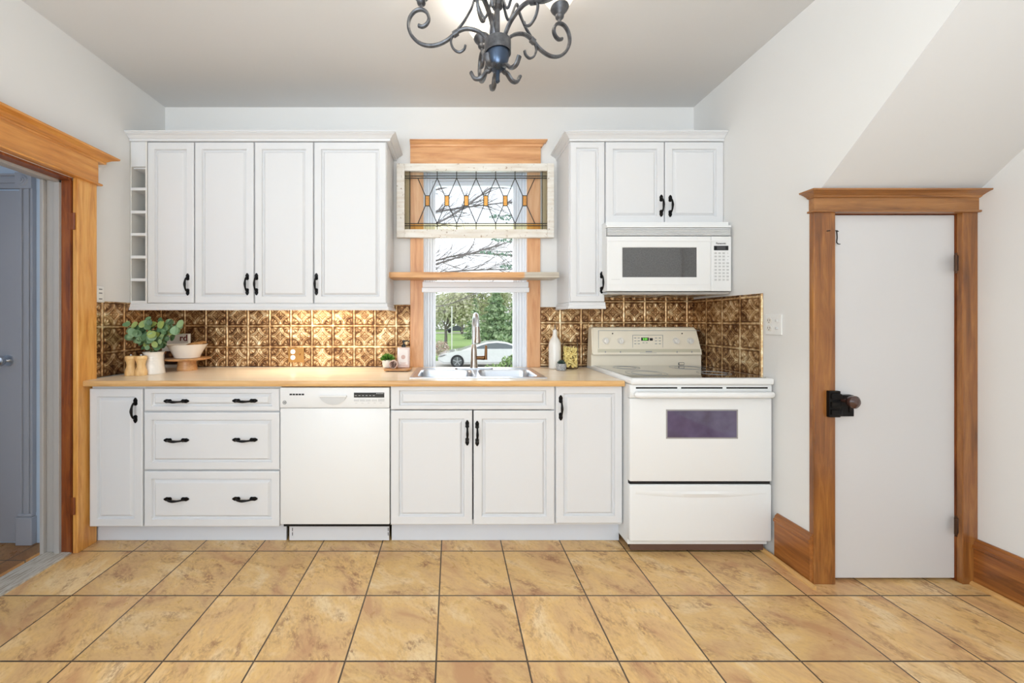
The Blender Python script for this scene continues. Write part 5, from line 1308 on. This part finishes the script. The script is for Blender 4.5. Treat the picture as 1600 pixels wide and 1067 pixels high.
spruce(742, 50, 5.2, 2.0, 'small distant evergreen behind the faucet', gr_, 33, 2600, .18)
def bush(px, D, r, h, label, cols, seed, n=900, s=.05):
    rg = random.Random(seed); x = X(px, D); t = thing('bush', label, 'bush', (x, D, GZ)); bm = BM(); lv = BM()
    for i in range(14):
        a = rg.uniform(0, 6.28); e = Vector((x+r*.8*math.cos(a), D+r*.8*math.sin(a), GZ+h*rg.uniform(.6, .95))); tube(bm, [(x, D, GZ), (Vector((x, D, GZ))+e)/2+Vector((0, 0, .1)), e], .012, 4)
    for i in range(n):
        d = Vector((rg.gauss(0, 1), rg.gauss(0, 1), rg.gauss(0, 1))).normalized()*rg.uniform(.6, 1); leaftri(lv, Vector((x+d.x*r, D+d.y*r, GZ+h*.55+d.z*h*.45)), s*rg.uniform(.6, 1.3), rg)
    obj('stems', bm, bark, t); obj('foliage', lv, leafmat('bush_%d' % seed, cols), t)
bush(798, 13, .45, 1.25, 'green spiky shrub in front of the rear of the white car', [(150, 176, 120), (180, 200, 146), (118, 150, 96)], 41, 900, .05)
bush(772, 14.5, .55, .75, 'low leafy shrub between the faucet lever and the window edge', [(150, 176, 120), (184, 200, 150), (128, 154, 100)], 42, 800, .045)
bush(689, 24, .55, 1.15, 'reddish white shrub beside the hood of the white car', [(206, 184, 166), (226, 214, 202), (180, 140, 124)], 43, 800, .06)
# near tree with bare branches reaching across the upper panes
rg = random.Random(77); bD = 6.5
t = thing('bare_tree', 'leafless branching tree close outside the upper window panes', 'tree', (X(560, bD), bD, GZ))
bm = BM(); lv = BM(); bx_ = X(560, bD); tube(bm, [(bx_, bD, GZ), (bx_+.1, bD, .8), (bx_+.25, bD, 2.6), (bx_+.4, bD, 4.2)], [.16, .13, .10, .05], 8)
def limb(p0, p1, p2, r, seed, bud=0):
    pts = spline([P(*p0), P(*p1), P(*p2)], 6); r = r*1.25; tube(bm, pts, [r*(1-.75*i/len(pts)) for i in range(len(pts))], 5)
    for i in range(2, len(pts)-1):
        for q in range(3):
            d = (pts[i+1]-pts[i]).normalized()+Vector((rg.uniform(-.3, .5), rg.uniform(-.4, .4), rg.uniform(-.7, .8))); branchy(bm, lv if bud else None, pts[i], d.normalized(), rg.uniform(.15, .42), r*.30, 1, rg, bud, .018, .7, 0)
limb((600, 440, 6.5), (690, 410, 6.4), (815, 372, 6.2), .020, 1)
limb((610, 432, 6.6), (720, 398, 6.5), (830, 400, 6.4), .016, 2)
limb((600, 445, 6.4), (700, 425, 6.2), (820, 420, 6.0), .018, 3)
limb((600, 380, 6.5), (700, 340, 6.4), (800, 268, 6.2), .020, 4)
limb((600, 345, 6.5), (720, 325, 6.5), (830, 312, 6.2), .018, 5)
limb((600, 300, 6.5), (700, 292, 6.4), (790, 240, 6.2), .016, 6)
limb((600, 480, 6.5), (690, 478, 6.4), (760, 450, 6.2), .010, 7)
obj('branches', bm, plain('bare_bark', (140, 132, 132), .9, var=.1), t); lv.free()
t = thing('spruce_branch', 'drooping blue green evergreen branch at the top right of the window view', 'tree', P(850, 405, 5.6))
bm = BM(); lv = BM()
for i, (a, b_) in enumerate((((850, 400), (752, 393)), ((850, 380), (770, 372)), ((850, 420), (780, 415)), ((850, 340), (768, 338)), ((850, 455), (790, 450)))):
    A_, B2 = P(a[0], a[1], 5.6), P(b_[0], b_[1], 5.4); tube(bm, [A_, A_.lerp(B2, .5)+Vector((0, 0, .03)), B2], [.012, .008, .003], 5)
    for j in range(150):
        f_ = rg.random(); c = A_.lerp(B2, f_)+Vector((rg.gauss(0, .02), rg.gauss(0, .05), rg.gauss(-.01, .045*(1.1-f_)))); leaftri(lv, c, .022, rg)
tube(bm, [P(850, 330, 5.6), P(852, 470, 5.6), Vector((P(856, 470, 5.6).x, 5.6, GZ))], [.02, .05, .08], 6)
obj('twigs', bm, bark, t); obj('needles', lv, leafmat('bluespruce', [(110, 140, 128), (142, 168, 152), (170, 190, 176)]), t)
